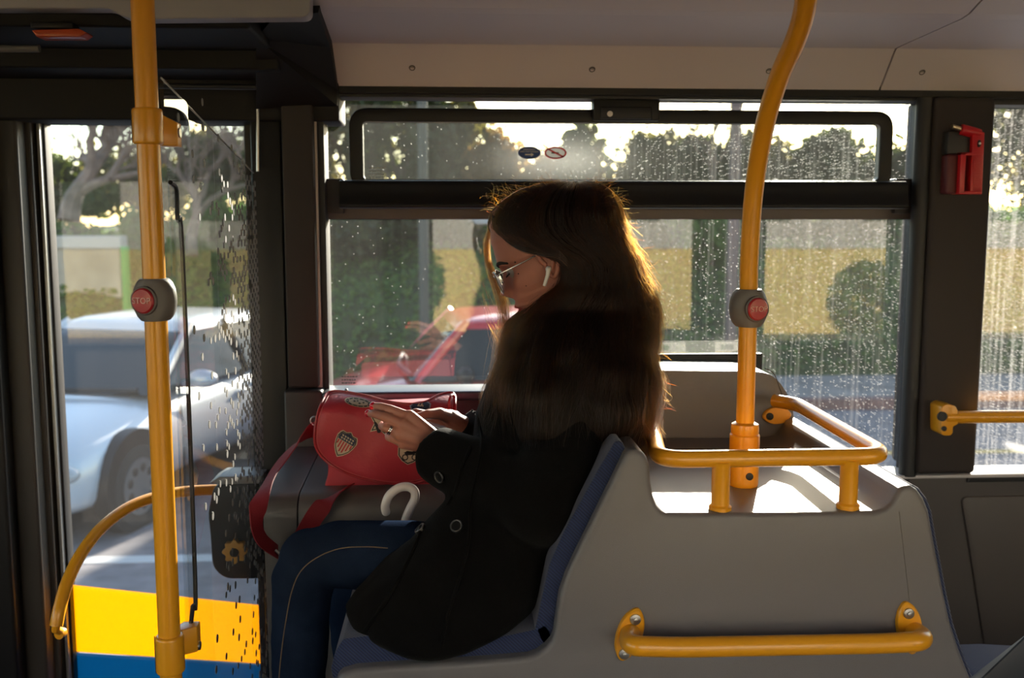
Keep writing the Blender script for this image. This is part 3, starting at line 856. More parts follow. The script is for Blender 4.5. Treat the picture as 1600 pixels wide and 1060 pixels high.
# ================================================================ CURVED POLE (right)
YP = 1.615
rp = 0.0150
pole = thing('handrail_pole', 'yellow grab pole standing on the seat shelf, bending towards the ceiling', 'pole', (XX(1166, YP, 700), YP, ZSH), 'yellow grab poles')
x0 = XX(1167, YP, 560)
pp = [(x0, YP, ZSH+0.004), (x0, YP, ZSH+0.13), (x0, YP, ZZ(600, YP, 1167)), (x0, YP, ZZ(480, YP, 1167)), P(1171, 400, 1.605), P(1178, 300, 1.585), P(1193, 205, 1.54), P(1216, 125, 1.48), P(1242, 65, 1.42), P(1256, 20, 1.38), P(1260, -20, 1.35), P(1261, -110, 1.31), P(1262, -170, 1.29), P(1262, -330, 1.25)]
MB().tube(spline(pp, 8), rp, 24).build('pole_tube', YELLOW, pole)
zc = ZZ(668, YP, 1167)
s_ = MB().tube([(x0, YP, ZSH), (x0, YP, ZSH+0.004), (x0, YP, ZSH+0.008), (x0, YP, zc-0.014), (x0, YP, zc-0.012), (x0, YP, zc-0.010), (x0, YP, zc-0.006), (x0, YP, zc), (x0, YP, zc+0.006), (x0, YP, zc+0.009)],
          [0.0235, 0.0245, 0.0245, 0.0250, 0.0245, 0.0228, 0.0232, 0.0232, 0.0222, 0.0165], 28).build('socket', YELLOW, pole)
MB().cyl(P(1171, 745, YP-0.0245), (0, 1, 0), 0.0062, 0.006, 18).build('set_screw', RUBBER, s_, bevel=0.001)

def stop_button(name, label, px, py, Y, x, pz, turn, par_group):
    """grey bell push clasped round a pole"""
    z = ZZ(py, Y, px)
    st = thing(name, label, 'button', (x, Y, z), par_group)
    h, wd = 0.031, 0.0315
    rings = []
    for (t, r_) in [(-1.0, 0.62), (-0.98, 0.66), (-0.8, 0.82), (-0.5, 0.95), (-0.15, 1.0), (0.15, 1.0), (0.5, 0.95), (0.8, 0.82), (0.98, 0.66), (1.0, 0.62)]:
        rings.append([Vector((x + math.cos(2*math.pi*k/36)*wd*r_, Y + math.sin(2*math.pi*k/36)*0.026*(0.8+0.2*r_), z + t*h)) for k in range(36)])
    hs = MB().loft(rings).build('housing', mat('button_grey', (0.155, 0.14, 0.13), 0.45), st)
    d = Vector((math.sin(R(turn)), -math.cos(R(turn)), 0)); sd = Vector((-d.y, d.x, 0)) * 1.0
    right = Vector((math.cos(R(turn)), math.sin(R(turn)), 0))
    c_ = Vector((x, Y, z)) + d*0.0265 + right*0.0
    MB().cyl(c_, d, 0.0215, 0.005, 32).build('button_bezel', mat('bezel_grey', (0.115, 0.10, 0.095), 0.5), hs, bevel=0.001)
    MB().tube([c_, c_+d*0.004, c_+d*0.0062, c_+d*0.0068], [0.0185, 0.0185, 0.0165, 0.001], 32).build('push_button', mat('button_red', (0.42, 0.010, 0.018), 0.35, coat=0.3), hs)
    text_mesh('lettering', 'STOP', 0.0128, mat('print_pale_red', (0.85, 0.50, 0.46), 0.5), hs, c_ + d*0.0074, right=right, depth=0.0006)
    return st
stop_button('stop_button', 'grey stop bell push with red button on the curved pole by the window', 1169, 481, YP, x0, 0, 14, 'stop buttons on the poles')

# ================================================================ LEFT POLE
YL = 1.50
xl = XX(245, YL, 530)
pole2 = thing('handrail_pole', 'straight yellow floor-to-ceiling pole in front of the door', 'pole', (xl, YL, 0.0), 'yellow grab poles')
MB().tube([(xl, YL, 0.0), (xl, YL, 0.8), (xl, YL, 1.5), (xl, YL, ZZ(-60, YL, 230)+0.1)], 0.0165, 28).build('pole_tube', YELLOW, pole2)
MB().tube([(xl, YL, 0.0), (xl, YL, 0.02), (xl, YL, 0.025)], [0.045, 0.045, 0.02], 28).build('floor_flange', YELLOW, pole2)
def clamp(py, Y, x, h, par, up):
    z = ZZ(py, Y, 245)
    mb = MB()
    mb.tube([(x, Y, z-h), (x, Y, z-h+0.003), (x, Y, z+h-0.003), (x, Y, z+h)], [0.0195, 0.0215, 0.0215, 0.0195], 28)
    # jaw reaching towards the glass screen behind
    s = 1 if up else -1
    jaw = [Vector((x+0.006, Y+0.012)), Vector((x+0.034, Y+0.030)), Vector((x+0.034, Y+0.052)), Vector((x+0.008, Y+0.052)), Vector((x-0.006, Y+0.018))]
    lo = [Vector((p.x, p.y, z-h*(1.0 if up else 0.4))) for p in jaw]; hi = [Vector((p.x, p.y, z+h*(0.35 if up else 1.0))) for p in jaw]
    lo[0].z -= 0; hi[0].z = z + h*0.95; hi[4].z = z + h*0.95
    mb.loft([lo, hi])
    c_ = mb.build('screen_clamp', YELLOW, par, bevel=0.0025)
    MB().tube([(x-0.0215, Y-0.004, z-h), (x-0.0215, Y-0.004, z+h)], 0.0008, 6).build('clamp_joint', SEAM, c_)
    MB().cyl((x+0.0345, Y+0.040, z-h*0.2), (1, 0, 0), 0.007, 0.003, 18).build('clamp_screw', STEEL, c_)
clamp(198, YL, xl, 0.026, pole2, True)
clamp(1022, YL, xl, 0.030, pole2, False)
stop_button('stop_button', 'grey stop bell push with red button on the straight pole before the door', 241, 468, YL, xl, 0, -18, 'stop buttons on the poles')

# ================================================================ GLASS SCREENS behind the left pole
xs = xl + 0.012
GS = glass_mat('screen_glass', dirt=0.002, refl=1.5, drops=0.0, tint=(0.97, 0.975, 0.97))
def PX(px, py, X):
    d = ray(px, py); return Vector((X, d.y*X/d.x, CAM_Z + d.z*X/d.x))
big = thing('glass_screen', 'clear glass draught screen with a sloping top beside the door', 'screen', (xs, 1.9, 0.42))
y_end = PX(403, 500, xs).y
zA = PX(252, 122, xs).z; zB = PX(403, 272, xs).z
scr = [(1.535, 0.50), (y_end, 0.46), (y_end, zB), (1.535, zA)]
def yz_plate(mb, pts, x0_, x1_):
    n = len(pts); vs = [(x0_, p[0], p[1]) for p in pts] + [(x1_, p[0], p[1]) for p in pts]
    mb.add(vs, [list(range(n)), list(range(2*n-1, n-1, -1))] + [[i, (i+1) % n, n+(i+1) % n, n+i] for i in range(n)])
    return mb
yz_plate(MB(), scr, xs-0.003, xs+0.003).build('glass_plate', GS, big, smooth=False)
MB().tube([(xs, scr[3][0], scr[3][1]), (xs, scr[2][0], scr[2][1])], 0.0016, 6).build('polished_edge', mat('glass_edge', (0.4, 0.43, 0.42), 0.2), big)
# ceramic dots denser towards the wall
FRIT = mat('frit_dots', (0.17, 0.165, 0.16), 0.6, spec=0.2)
dots = MB()
yd = y_end - 0.006; col_i = 0
while yd > y_end - 0.62:
    fr = (y_end - yd) / 0.62
    prob = (1 - fr)**1.9 * 0.95
    zst = 0.0205
    k = 0
    z = 0.55 + (col_i % 2) * zst / 2
    while z < zB + (y_end-yd)*0.3 - 0.02:
        fade = 1.0
        pz = 0.5 + 0.5*math.sin(z*5.0+1.0)
        if random.random() < min(1.0, prob*(0.35+1.0*pz)) :
            r_ = 0.0054 + 0.0014*random.random()
            pts = [(yd + r_*1.05*math.cos(2*math.pi*j/10), z + r_*1.15*math.sin(2*math.pi*j/10)) for j in range(10)]
            yz_plate(dots, pts, xs+0.0032, xs+0.0042)
        z += zst
    yd -= 0.0155; col_i += 1
dots = dots.build('dot_pattern', FRIT, big, smooth=False); dots['kind'] = 'stuff'
small = thing('glass_screen', 'narrow lower glass screen with a black rubber edge next to the pole', 'screen', (xs, 1.6, 0.42))
yB = PX(293, 600, xs+0.009).y
zt_, zb_ = PX(262, 290, xs+0.009).z, PX(290, 985, xs+0.009).z
x_s = xs + 0.009
path = [(1.53, zt_+0.005), (1.56, zt_-0.005), (yB-0.02, zt_-0.05), (yB, zt_-0.10), (yB, zb_+0.06), (yB-0.02, zb_+0.02), (1.54, zb_-0.01)]
sp = spline([(a, b_, 0) for a, b_ in path], 5)
yz_plate(MB(), [(p.x, p.y) for p in sp] + [(1.53, zb_-0.01)], x_s-0.002, x_s+0.002).build('glass_plate', GS, small, smooth=False)
MB().tube([(x_s, p.x, p.y) for p in sp], 0.0036, 8).build('rubber_edge', RUBBER, small)

# ================================================================ CURVED DOOR HANDRAIL
dh = thing('door_handrail', 'curved yellow handrail sweeping across the lower door', 'handrail', P(240, 780, 2.2))
pts = [P(380, 766, 2.36), P(330, 766, 2.33), P(285, 769, 2.29), P(240, 778, 2.23), P(200, 794, 2.17), P(160, 824, 2.10), P(128, 864, 2.03), P(106, 908, 1.97), P(93, 952, 1.93), P(88, 978, 1.92)]
sp_ = spline(pts, 8)
MB().tube(sp_, [0.0125]*len(sp_), 20).build('rail_tube', YELLOW, dh)
MB().tube([P(88, 972, 1.92), P(87, 984, 1.925), P(96, 988, 1.95)], 0.0085, 12).cyl(P(95, 990, 1.945), (0.2, 1, 0), 0.010, 0.016, 18).build('end_bracket', YELLOW, dh, bevel=0.001)
# ---- black valve housing with yellow knob by the door post
vb = thing('valve_box', 'black rounded housing with a yellow star knob low beside the door', 'emergency valve', P(370, 820, 2.33))
pts = px_poly([(336, 756), (412, 753), (412, 903), (352, 903), (333, 885), (330, 835), (326, 800)], 2.30)
MB().prism(round_poly(pts, 0.02, 5), 2.29, 2.36).build('housing', BLACKPL, vb, bevel=0.005)
MB().prism(px_poly([(330, 752), (345, 742), (412, 741), (412, 753), (345, 754)], 2.29), 2.27, 2.36).build('top_ledge', mat('ledge_grey', (0.3, 0.3, 0.3), 0.4), vb, bevel=0.002)
c_ = P(368, 861, 2.28)
st = [Vector((c_.x + (0.026+0.0035*math.cos(8*2*math.pi*k/64))*math.cos(2*math.pi*k/64), c_.z + (0.026+0.0035*math.cos(8*2*math.pi*k/64))*math.sin(2*math.pi*k/64))) for k in range(64)]
kb = MB().prism(st, 2.268, 2.288).build('star_knob', mat('knob_yellow', (0.55, 0.27, 0.04), 0.5), vb, bevel=0.003)
MB().cyl((c_.x, 2.266, c_.z), (0, 1, 0), 0.010, 0.006, 20).build('knob_cap', BLACKPL, kb)

# ================================================================ WHEEL BOX (under the bag)
zW = PZ(600, 765, 0).z
zW = ZZ(766, 1.965, 600)
bx = thing('equipment_box', 'grey rounded plastic box under the window carrying the red bag', 'box', (XX(560, 1.95, 800), 2.1, 0.42))
xw0, xw1 = XX(404, 1.93, 800), XX(915, 1.95, 800)
xm = XX(466, 1.92, 830)
prof = round_poly([(1.935, 0.42), (1.915, zW), (YI-0.045, zW+0.02), (YI-0.045, 0.42)], [0, 0.045, 0.002, 0], 8)
MB().prism_x([(p.x, p.y) for p in prof], xw0+0.012, xm-0.0012).build('front_section', GREYBOX, bx, bevel=0.010, bseg=4, angle=60)
MB().prism_x([(p.x, p.y) for p in prof], xm+0.0012, xw1).build('main_section', GREYBOX, bx, bevel=0.003, bseg=3, angle=60)

# ================================================================ HAMMER on the right pillar
YH = YI-0.045
hm = thing('emergency_hammer', 'red emergency hammer clipped in its holder on the right pillar', 'hammer', P(1505, 250, YH))
REDPL = mat('red_plastic', (0.55, 0.012, 0.02), 0.35)
hx = MB()
H = lambda x, y: Vector((P(1420+x/5.889, 150+y/5.889, YH).x, P(1420+x/5.889, 150+y/5.889, YH).z))
hx.prism(round_poly([H(530, 340), H(635, 345), H(612, 910), H(500, 905), H(505, 880)], 0.002, 3), YH-0.03, YH-0.005)
hx.build('handle_grip', REDPL, hm, bevel=0.002)
rg = MB()
for k in range(22):
    y = 545 + k*16
    a_ = H(530, y); b_ = H(600, y+7)
    rg.box(a_.x, b_.x, YH-0.0325, YH-0.028, b_.y, a_.y)
rg.build('grip_ribs', REDPL, hm, bevel=0.0006)
hd_ = MB().tube([P(1420+478/5.889, 150+308/5.889, YH-0.02), P(1420+600/5.889, 150+338/5.889, YH-0.02), P(1420+655/5.889, 150+350/5.889, YH-0.02)], [0.0125, 0.0125, 0.0105], 18)
hd_.build('hammer_head', REDPL, hm, bevel=0.0015)
MB().tube([P(1420+398/5.889, 150+282/5.889, YH-0.02), P(1420+490/5.889, 150+308/5.889, YH-0.02)], 0.0055, 14).build('steel_tip', mat('brass_steel', (0.75, 0.62, 0.42), 0.3, metal=1.0), hm)
fr = MB()
for a_, b_, c2, d2 in [(412, 530, 440, 905), (412, 530, 545, 556), (412, 880, 600, 908)]:
    p0, p1 = H(a_, b_), H(c2, d2)
    fr.box(p0.x, p1.x, YH-0.036, YH+0.012, p1.y, p0.y)
fr.build('holder_frame', REDPL, hm, bevel=0.0015)
p0, p1 = H(425, 545), H(540, 890)
MB().box(p0.x, p1.x, YH-0.004, YH+0.012, p1.y, p0.y).build('holder_back', BLACKPL, hm)
p0, p1 = H(330, 330), H(560, 540)
MB().box(p0.x, p1.x, YH-0.018, YH+0.012, p1.y, p0.y).build('holder_block', mat('holder_black', (0.02, 0.018, 0.017), 0.5), hm, bevel=0.003)
p0, p1 = H(318, 540), H(415, 905)
MB().box(p0.x, p1.x, YH-0.022, YH+0.012, p1.y, p0.y).build('holder_side', mat('holder_dark_red', (0.10, 0.012, 0.014), 0.5), hm, bevel=0.006)
hole = MB().prism([Vector((H(582, 448).x + 0.0035*math.cos(t*0.26), H(582, 448).y + 0.0085*math.sin(t*0.26))) for t in range(24)], YH-0.0335, YH-0.028).build('slot', BLACKPL, hm)
MB().cyl((H(582, 448).x, YH-0.0345, H(582, 448).y), (0, 1, 0), 0.0028, 0.003, 14).build('rivet', WHITEPL, hm)

# ================================================================ SHORT RAIL at the next window
wr = thing('window_rail', 'yellow horizontal rail fixed to the pillar across the right-hand window', 'handrail', P(1474, 652, 2.30))
yr = 2.26
MB().tube([P(1476, 652, yr), P(1700, 651, yr), P(2300, 651, yr)], 0.0155, 20).build('rail_tube', YELLOW, wr)
pts = px_poly([(1464, 634), (1472, 629), (1486, 632), (1492, 645), (1490, 660), (1482, 664), (1482, 674), (1478, 678), (1467, 678), (1464, 674)], yr+0.01)
br = MB().prism(round_poly(pts, 0.004, 3), yr-0.012, YI-0.035).build('end_bracket', YELLOW, wr, bevel=0.003)
MB().cyl(P(1472, 651, yr-0.013), (0, 1, 0), 0.0115, 0.005, 20).build('bracket_cap', RUBBER, br)
MB().cyl(P(1475, 670, yr-0.013), (0, 1, 0), 0.0060, 0.005, 18).build('bracket_screw', RUBBER, br)
# ================================================================ OUTSIDE, window side
ASPH = mat('asphalt', (0.22, 0.20, 0.205), 0.75, bump=0.6, bscale=120, var=0.25, vscale=6)
road = MB().add([(-40, 2.6, ROAD_Z), (40, 2.6, ROAD_Z), (40, 11.4, ROAD_Z), (-40, 11.4, ROAD_Z), (-40, 2.6, ROAD_Z-0.1), (40, 2.6, ROAD_Z-0.1), (40, 11.4, ROAD_Z-0.1), (-40, 11.4, ROAD_Z-0.1)],
                [[0, 1, 2, 3], [7, 6, 5, 4], [0, 4, 5, 1], [1, 5, 6, 2], [2, 6, 7, 3], [3, 7, 4, 0]]).build('ground_road', ASPH, smooth=False)
structure(road)
PAVE = mat('pavement', (0.25, 0.22, 0.20), 0.7, bump=0.5, bscale=60, var=0.3, vscale=3)
structure(MB().box(-40, 40, 11.4, 13.2, ROAD_Z-0.1, ROAD_Z+0.12).build('ground_pavement', PAVE, smooth=False))
structure(MB().box(-40, 40, 11.22, 11.4, ROAD_Z-0.1, ROAD_Z+0.125).build('kerb', mat('kerb_stone', (0.20, 0.11, 0.10), 0.7, var=0.3, vscale=2), smooth=False, bevel=0.01))
ln = MB().box(-12, -1.2, 6.35, 6.48, ROAD_Z, ROAD_Z+0.004).build('road_line', mat('road_paint_white', (0.65, 0.63, 0.6), 0.6), smooth=False)
structure(ln)
structure(MB().box(3.8, 12, 9.0, 9.12, ROAD_Z, ROAD_Z+0.004).build('road_line', mat('road_paint_yellow', (0.62, 0.40, 0.08), 0.6), smooth=False))

# ---- ivy bank
def hn(x, y, s=1.0):
    return noise.noise(Vector((x*s, y*s, 3.1)))
def bank_z(x, y):
    t = max(0.0, min(1.0, (y-13.05)/4.6))
    top = 1.55 + 0.25*math.sin(x*0.25)
    return ROAD_Z+0.1 + (top-ROAD_Z)*(t**0.8) + 0.22*hn(x, y, 0.8)*min(1, t*6) + 0.1*hn(x, y, 2.7)*min(1, t*6)
vs, fs = [], []
NX, NY = 110, 26
for j in range(NY+1):
    for i in range(NX+1):
        x = -22 + 44*i/NX; y = 13.0 + 8*j/NY
        vs.append((x, y, bank_z(x, y)))
for j in range(NY):
    for i in range(NX):
        a = j*(NX+1)+i; fs.append([a, a+1, a+NX+2, a+NX+1])
IVY = mat('bank_soil_green', (0.035, 0.06, 0.015), 0.8, var=0.5, vscale=1.5)
structure(mesh_obj('ground_bank', vs, fs, IVY))
def leafmat(name, c, t, tr=0.45):
    return mat(name, c, 0.5, transl=tr, tcol=t, var=0.0)
LEAF_IVY = leafmat('ivy_leaf', (0.075, 0.15, 0.03), (0.16, 0.32, 0.045))
def leaf_cloud(pts_fn, n, size, rnd, up=0.0):
    vs, fs = [], []
    for _ in range(n):
        c, nrm = pts_fn()
        a = Vector((rnd.uniform(-1, 1), rnd.uniform(-1, 1), rnd.uniform(-1, 1)))
        nn = (nrm + a*0.9).normalized()
        t = nn.orthogonal().normalized(); t.rotate(Matrix.Rotation(rnd.uniform(0, 6.28), 3, nn)); b_ = nn.cross(t)
        s = size*rnd.uniform(0.6, 1.4)
        k = len(vs)
        vs += [c - t*s, c + b_*s*0.6 + nn*s*0.1, c + t*s, c - b_*s*0.6 + nn*s*0.1]
        fs.append([k, k+1, k+2, k+3])
    return vs, fs
def leaves_obj(name, vs, fs, m, par=None):
    me = bpy.data.meshes.new(name); me.from_pydata([tuple(v) for v in vs], [], fs); me.materials.append(m)
    o = bpy.data.objects.new(name, me); COL.objects.link(o); setparent(o, par)
    return o
rv = random.Random(11)
def bank_pt():
    y = 13.05 + 5.2*rv.random()**1.0; x = rv.uniform(-12, 16)
    return Vector((x, y, bank_z(x, y) + rv.random()*0.10)), Vector((0, -0.6, 0.8))
v_, f_ = leaf_cloud(bank_pt, 26000, 0.062, rv)
o = leaves_obj('ivy_cover', v_, f_, LEAF_IVY)
tag(o, 'green ivy and weeds growing over the bank behind the pavement', 'ivy', kind='stuff')

# ---- trees and bushes
BARK = mat('bark', (0.10, 0.075, 0.055), 0.85, bump=0.8, bscale=30, var=0.4, vscale=8)
LEAF_A = leafmat('leaf_dark', (0.035, 0.055, 0.014), (0.09, 0.12, 0.02))
LEAF_B = leafmat('leaf_olive', (0.06, 0.07, 0.02), (0.20, 0.17, 0.03))
LEAF_C = leafmat('leaf_autumn', (0.13, 0.09, 0.035), (0.50, 0.27, 0.06))
def tree(name, label, cat, px, ptop, pbot, Y, wpx, m, seed, n=2600, group=None, leaf=0.085, trunk=True, blobs=17):
    rnd = random.Random(seed)
    top = P(px, ptop, Y); bot = P(px, pbot, Y); w = wpx/F_PX*Y/2
    h = top.z - bot.z; gz = bank_z(top.x, min(Y, 20.4)) if Y > 13.0 else ROAD_Z
    t = thing(name, label, cat, (top.x, Y, gz-0.05), group)
    bl = []
    for k in range(blobs):
        a = rnd.uniform(0, 6.28); rr_ = rnd.random()**0.5
        zc_ = bot.z + h*(0.2 + 0.66*rnd.random())
        c = Vector((top.x + math.cos(a)*w*0.85*rr_, Y + math.sin(a)*w*0.5*rr_, zc_))
        r_ = Vector((w*rnd.uniform(0.22, 0.5), w*rnd.uniform(0.3, 0.5), h*rnd.uniform(0.12, 0.26)))
        bl.append((c, r_))
    bl.append((Vector((top.x, Y, top.z - h*0.25)), Vector((w*0.55, w*0.5, h*0.25))))
    def f():
        c, r_ = rnd.choice(bl)
        d = Vector((rnd.gauss(0, 1), rnd.gauss(0, 1), rnd.gauss(0, 1))).normalized()
        q = rnd.uniform(0.6, 1.0) if rnd.random() < 0.85 else rnd.uniform(1.0, 1.35)
        return c + Vector((d.x*r_.x, d.y*r_.y, d.z*r_.z))*q, d
    v_, f_ = leaf_cloud(f, n, leaf, rnd)
    leaves_obj('foliage', v_, f_, m, t)
    mb = MB()
    base = Vector((top.x, Y, gz-0.1))
    mb.tube(spline([base, base + Vector((0.05, 0, (bot.z-gz)*0.5)), Vector((top.x, Y, bot.z + h*0.35))], 5), 0.09 if trunk else 0.04, 10)
    for c, r_ in bl[:6]:
        mb.tube([Vector((top.x, Y, bot.z + h*0.15)), c], [0.045, 0.015], 8)
    mb.build('trunk', BARK, t)
    return t
TG = 'dense evergreens rising behind the bank'
specs = [ # px, top, bottom, Y, width, mat, n, label
    (545, 90, 330, 18.6, 170, LEAF_B, 3400, 'tall olive-green evergreen at the far left of the main window'),
    (625, 110, 340, 18.0, 150, LEAF_A, 3400, 'tall dark evergreen second from the left behind the main window'),
    (700, 150, 345, 18.4, 150, LEAF_B, 3400, 'dark evergreen whose crown drops towards the open sky above the window haze'),
    (778, 205, 350, 17.8, 110, LEAF_C, 2600, 'russet-tinted bush lit from behind left of the round stickers'),
    (865, 228, 350, 18.2, 120, LEAF_C, 2600, 'low russet bush directly behind the blue arrow sticker'),
    (920, 196, 345, 17.6, 120, LEAF_A, 3000, 'rounded dark tree right behind the no smoking sticker'),
    (1010, 204, 345, 18.0, 130, LEAF_B, 3000, 'olive tree crown between the stickers and the curved pole'),
    (1105, 218, 345, 17.7, 120, LEAF_A, 3000, 'dark tree crown left of the curved pole'),
    (1200, 195, 345, 18.3, 130, LEAF_B, 3000, 'olive tree crown crossed by the curved pole'),
    (1300, 202, 345, 17.9, 140, LEAF_A, 3200, 'dark tree crown under the right end of the hopper frame'),
    (1395, 215, 345, 18.2, 110, LEAF_A, 2600, 'dark tree crown at the right end of the main window'),
    (1540, 80, 345, 17.5, 170, LEAF_A, 3600, 'very tall dark tree beside the red hammer, seen in the next window'),
    (1650, 100, 345, 17.9, 150, LEAF_B, 2400, 'tall olive tree at the right edge of the picture'),
    (330, 205, 350, 18.4, 150, LEAF_A, 2800, 'dark tree crown behind the glass screen'),
    (220, 230, 350, 18.8, 170, LEAF_B, 2800, 'dim olive tree crown behind the straight yellow pole'),
    (110, 250, 350, 18.8, 150, LEAF_A, 2600, 'dark tree crown at the left of the door glass'),
    (20, 215, 350, 18.3, 150, LEAF_A, 1200, 'dark tree at the far left mostly behind the door post'),
    (450, 100, 345, 18.6, 130, LEAF_A, 1800, 'dark tree behind the black door post'),
]
for i, (px, a, b_, Y, w, m, n, lab) in enumerate(specs):
    tree('evergreen_tree', lab, 'tree', px, a, b_, Y, w, m, 50+i, n, TG)
# hedge masses in front (dark undergrowth between bank and trees)
hs = [(560, 325, 470, 16.2, 190, LEAF_A, 'dark brown-green undergrowth at the left of the main window', 5200),
      (690, 318, 440, 16.6, 130, LEAF_A, 'dark undergrowth behind the woman\'s forehead', 2600),
      (1000, 320, 460, 16.2, 130, LEAF_A, 'dark hedge right of the woman\'s hair', 2400),
      (1110, 335, 520, 15.4, 110, LEAF_IVY, 'bright green shrub left of the curved pole', 2600),
      (1230, 325, 440, 16.4, 150, LEAF_A, 'dark hedge right of the curved pole', 2600),
      (1350, 320, 450, 16.2, 160, LEAF_A, 'dark hedge at the right end of the main window', 2800),
      (1520, 320, 500, 15.8, 160, LEAF_IVY, 'green shrub filling the next window', 3000),
      (1620, 320, 500, 15.6, 140, LEAF_IVY, 'green shrub at the right edge of the picture', 1800),
      (330, 310, 440, 16.4, 160, LEAF_IVY, 'green hedge behind the dotted glass screen', 2600),
      (225, 330, 470, 16.0, 110, LEAF_IVY, 'green hedge crossed by the straight yellow pole', 2000),
      (430, 320, 450, 16.2, 130, LEAF_A, 'dark hedge behind the black door post', 1500)]
for i, (px, a, b_, Y, w, m, lab, n) in enumerate(hs):
    tree('hedge_shrub', lab, 'shrub', px, a, b_, Y, w, m, 90+i, n, 'undergrowth on top of the bank', leaf=0.07, trunk=False, blobs=7)

# ---- bare trees
def bare_tree(label, px, pbase, Y, hpx, lean, seed, levels=6, r0=0.13, cat='tree'):
    rnd = random.Random(seed)
    base = P(px, pbase, Y)
    t = thing('bare_tree', label, cat, base, None)
    tk, br = MB(), MB()
    def grow(p, d, L, r_, lv):
        n = 4; pts = [p]; q = p.copy(); dd = d.copy()
        for k in range(n):
            dd = (dd + Vector((rnd.gauss(0, .16), rnd.gauss(0, .12), rnd.gauss(0.03, .10)))).normalized()
            q = q + dd*L/n; pts.append(q.copy())
        (tk if lv == 0 else br).tube(pts, [r_*(1-0.45*k/n) for k in range(n+1)], 7 if lv < 2 else 4, cap=False)
        if lv < levels:
            for k in range(3 if lv else 4):
                s = pts[rnd.choice([2, 3, 4, 4])]
                nd = (dd + Vector((rnd.uniform(-1, 1), rnd.uniform(-.6, .6), rnd.uniform(-.35, .75)))*0.95).normalized()
                grow(s, nd, L*rnd.uniform(0.62, 0.85), r_*0.58, lv+1)
    grow(base, Vector((lean, 0, 1)).normalized(), hpx/F_PX*Y*0.33, r0, 0)
    tk.build('trunk', mat('bark_pale', (0.20, 0.15, 0.12), 0.85, var=0.4, vscale=5), t)
    br.build('branches', MATS['bark_pale'], t)
    return t
bare_tree('bare pale-barked tree with a tangle of branches behind the left of the door glass', 108, 345, 13.5, 230, 0.1, 3, r0=0.15)
bare_tree('bare tree with thin drooping twigs between the straight pole and the glass screen', 300, 400, 13.2, 260, -0.15, 8, r0=0.09)
bare_tree('leafless tree with dark forked branches against the sky left of the curved pole', 1105, 330, 15.0, 210, 0.15, 21, levels=5, r0=0.05)
# trunk / post objects
o = MB().tube([PZ(1140, 585, ROAD_Z+0.1), P(1140, 585, 12.4)*1.0 + Vector((0, 0, 4.0))], 0.075, 14).build('utility_post', mat('post_pink_grey', (0.20, 0.15, 0.14), 0.7))
tag(o, 'pinkish grey post on the pavement left of the curved pole', 'post')
p0 = P(664, 600, 12.2)
o = MB().tube([p0, Vector((p0.x, p0.y, 6.0))], 0.06, 14).build('utility_post', mat('post_grey_green', (0.10, 0.105, 0.09), 0.7))
tag(o, 'dark grey-green post rising left of the woman\'s face', 'post')
p0 = P(205, 610, 12.9)
o = MB().tube([p0, Vector((p0.x, p0.y, P(205, 385, 12.9).z))], 0.055, 12).build('sign_post', mat('sign_green', (0.03, 0.30, 0.06), 0.5))
tag(o, 'bright green post seen left of the straight yellow pole', 'post')

# ---- pale walls and house
WALLW = mat('rendered_wall', (0.42, 0.38, 0.30), 0.8, bump=0.4, bscale=40, var=0.2, vscale=1.5)
a_ = P(84, 430, 15.0); b_ = P(200, 430, 15.0)
gw = thing('garden_wall', 'pale rendered wall with a coping beyond the door glass at the left', 'wall', ((a_.x+b_.x)/2, 15.0, bank_z(a_.x, 15)))
MB().box(a_.x-1.5, b_.x-0.1, 14.95, 15.15, bank_z(a_.x, 15)-0.4, ZZ(388, 15, 140)).build('wall_face', WALLW, gw, smooth=False, bevel=0.01)
MB().box(a_.x-1.55, b_.x-0.05, 14.90, 15.2, ZZ(388, 15, 140), ZZ(369, 15, 140)).build('coping', mat('coping_pale', (0.5, 0.48, 0.42), 0.7), gw, smooth=False, bevel=0.015)
hz = thing('house', 'pale house with a shuttered window and roof edge behind the hedges', 'house', (P(720, 500, 17.2).x, 17.6, 1.0))
x0h, x1h = P(672, 400, 17.2).x, P(765, 400, 17.2).x
MB().box(x0h, x1h+1.0, 17.2, 19, 0.8, ZZ(350, 17.2, 720)).build('wall_face', WALLW, hz, smooth=False)
MB().box(x0h-0.2, x1h+1.2, 17.0, 19.2, ZZ(350, 17.2, 720), ZZ(338, 17.2, 720)).build('roof_edge', mat('roof_pale', (0.6, 0.58, 0.55), 0.6), hz, smooth=False)
MB().box(P(682, 400, 17.2).x, P(752, 400, 17.2).x, 17.16, 17.22, ZZ(418, 17.2, 720), ZZ(372, 17.2, 720)).build('shuttered_window', mat('shutter_grey', (0.3, 0.32, 0.27), 0.6), hz, smooth=False)
hz = thing('house', 'beige house front behind the hedge at the right of the main window', 'house', (P(1300, 500, 16.9).x, 17.6, 1.0))
MB().box(P(1185, 400, 17.0).x, P(1400, 400, 17.0).x, 17.0, 19.2, 0.8, ZZ(345, 17.0, 1300)).build('wall_face', WALLW, hz, smooth=False)
for xa_, xb_ in ((1200, 1238), (1262, 1292), (1345, 1372)):
    MB().box(P(xa_, 400, 17).x, P(xb_, 400, 17).x, 16.96, 17.02, ZZ(405, 17, 1300), ZZ(372, 17, 1300)).build('shuttered_window', MATS['shutter_grey'], hz, smooth=False)
MB().box(P(1175, 400, 17.0).x, P(1410, 400, 17.0).x, 16.8, 19.4, ZZ(345, 17.0, 1300), ZZ(336, 17, 1300)).build('roof_edge', MATS['roof_pale'], hz, smooth=False)

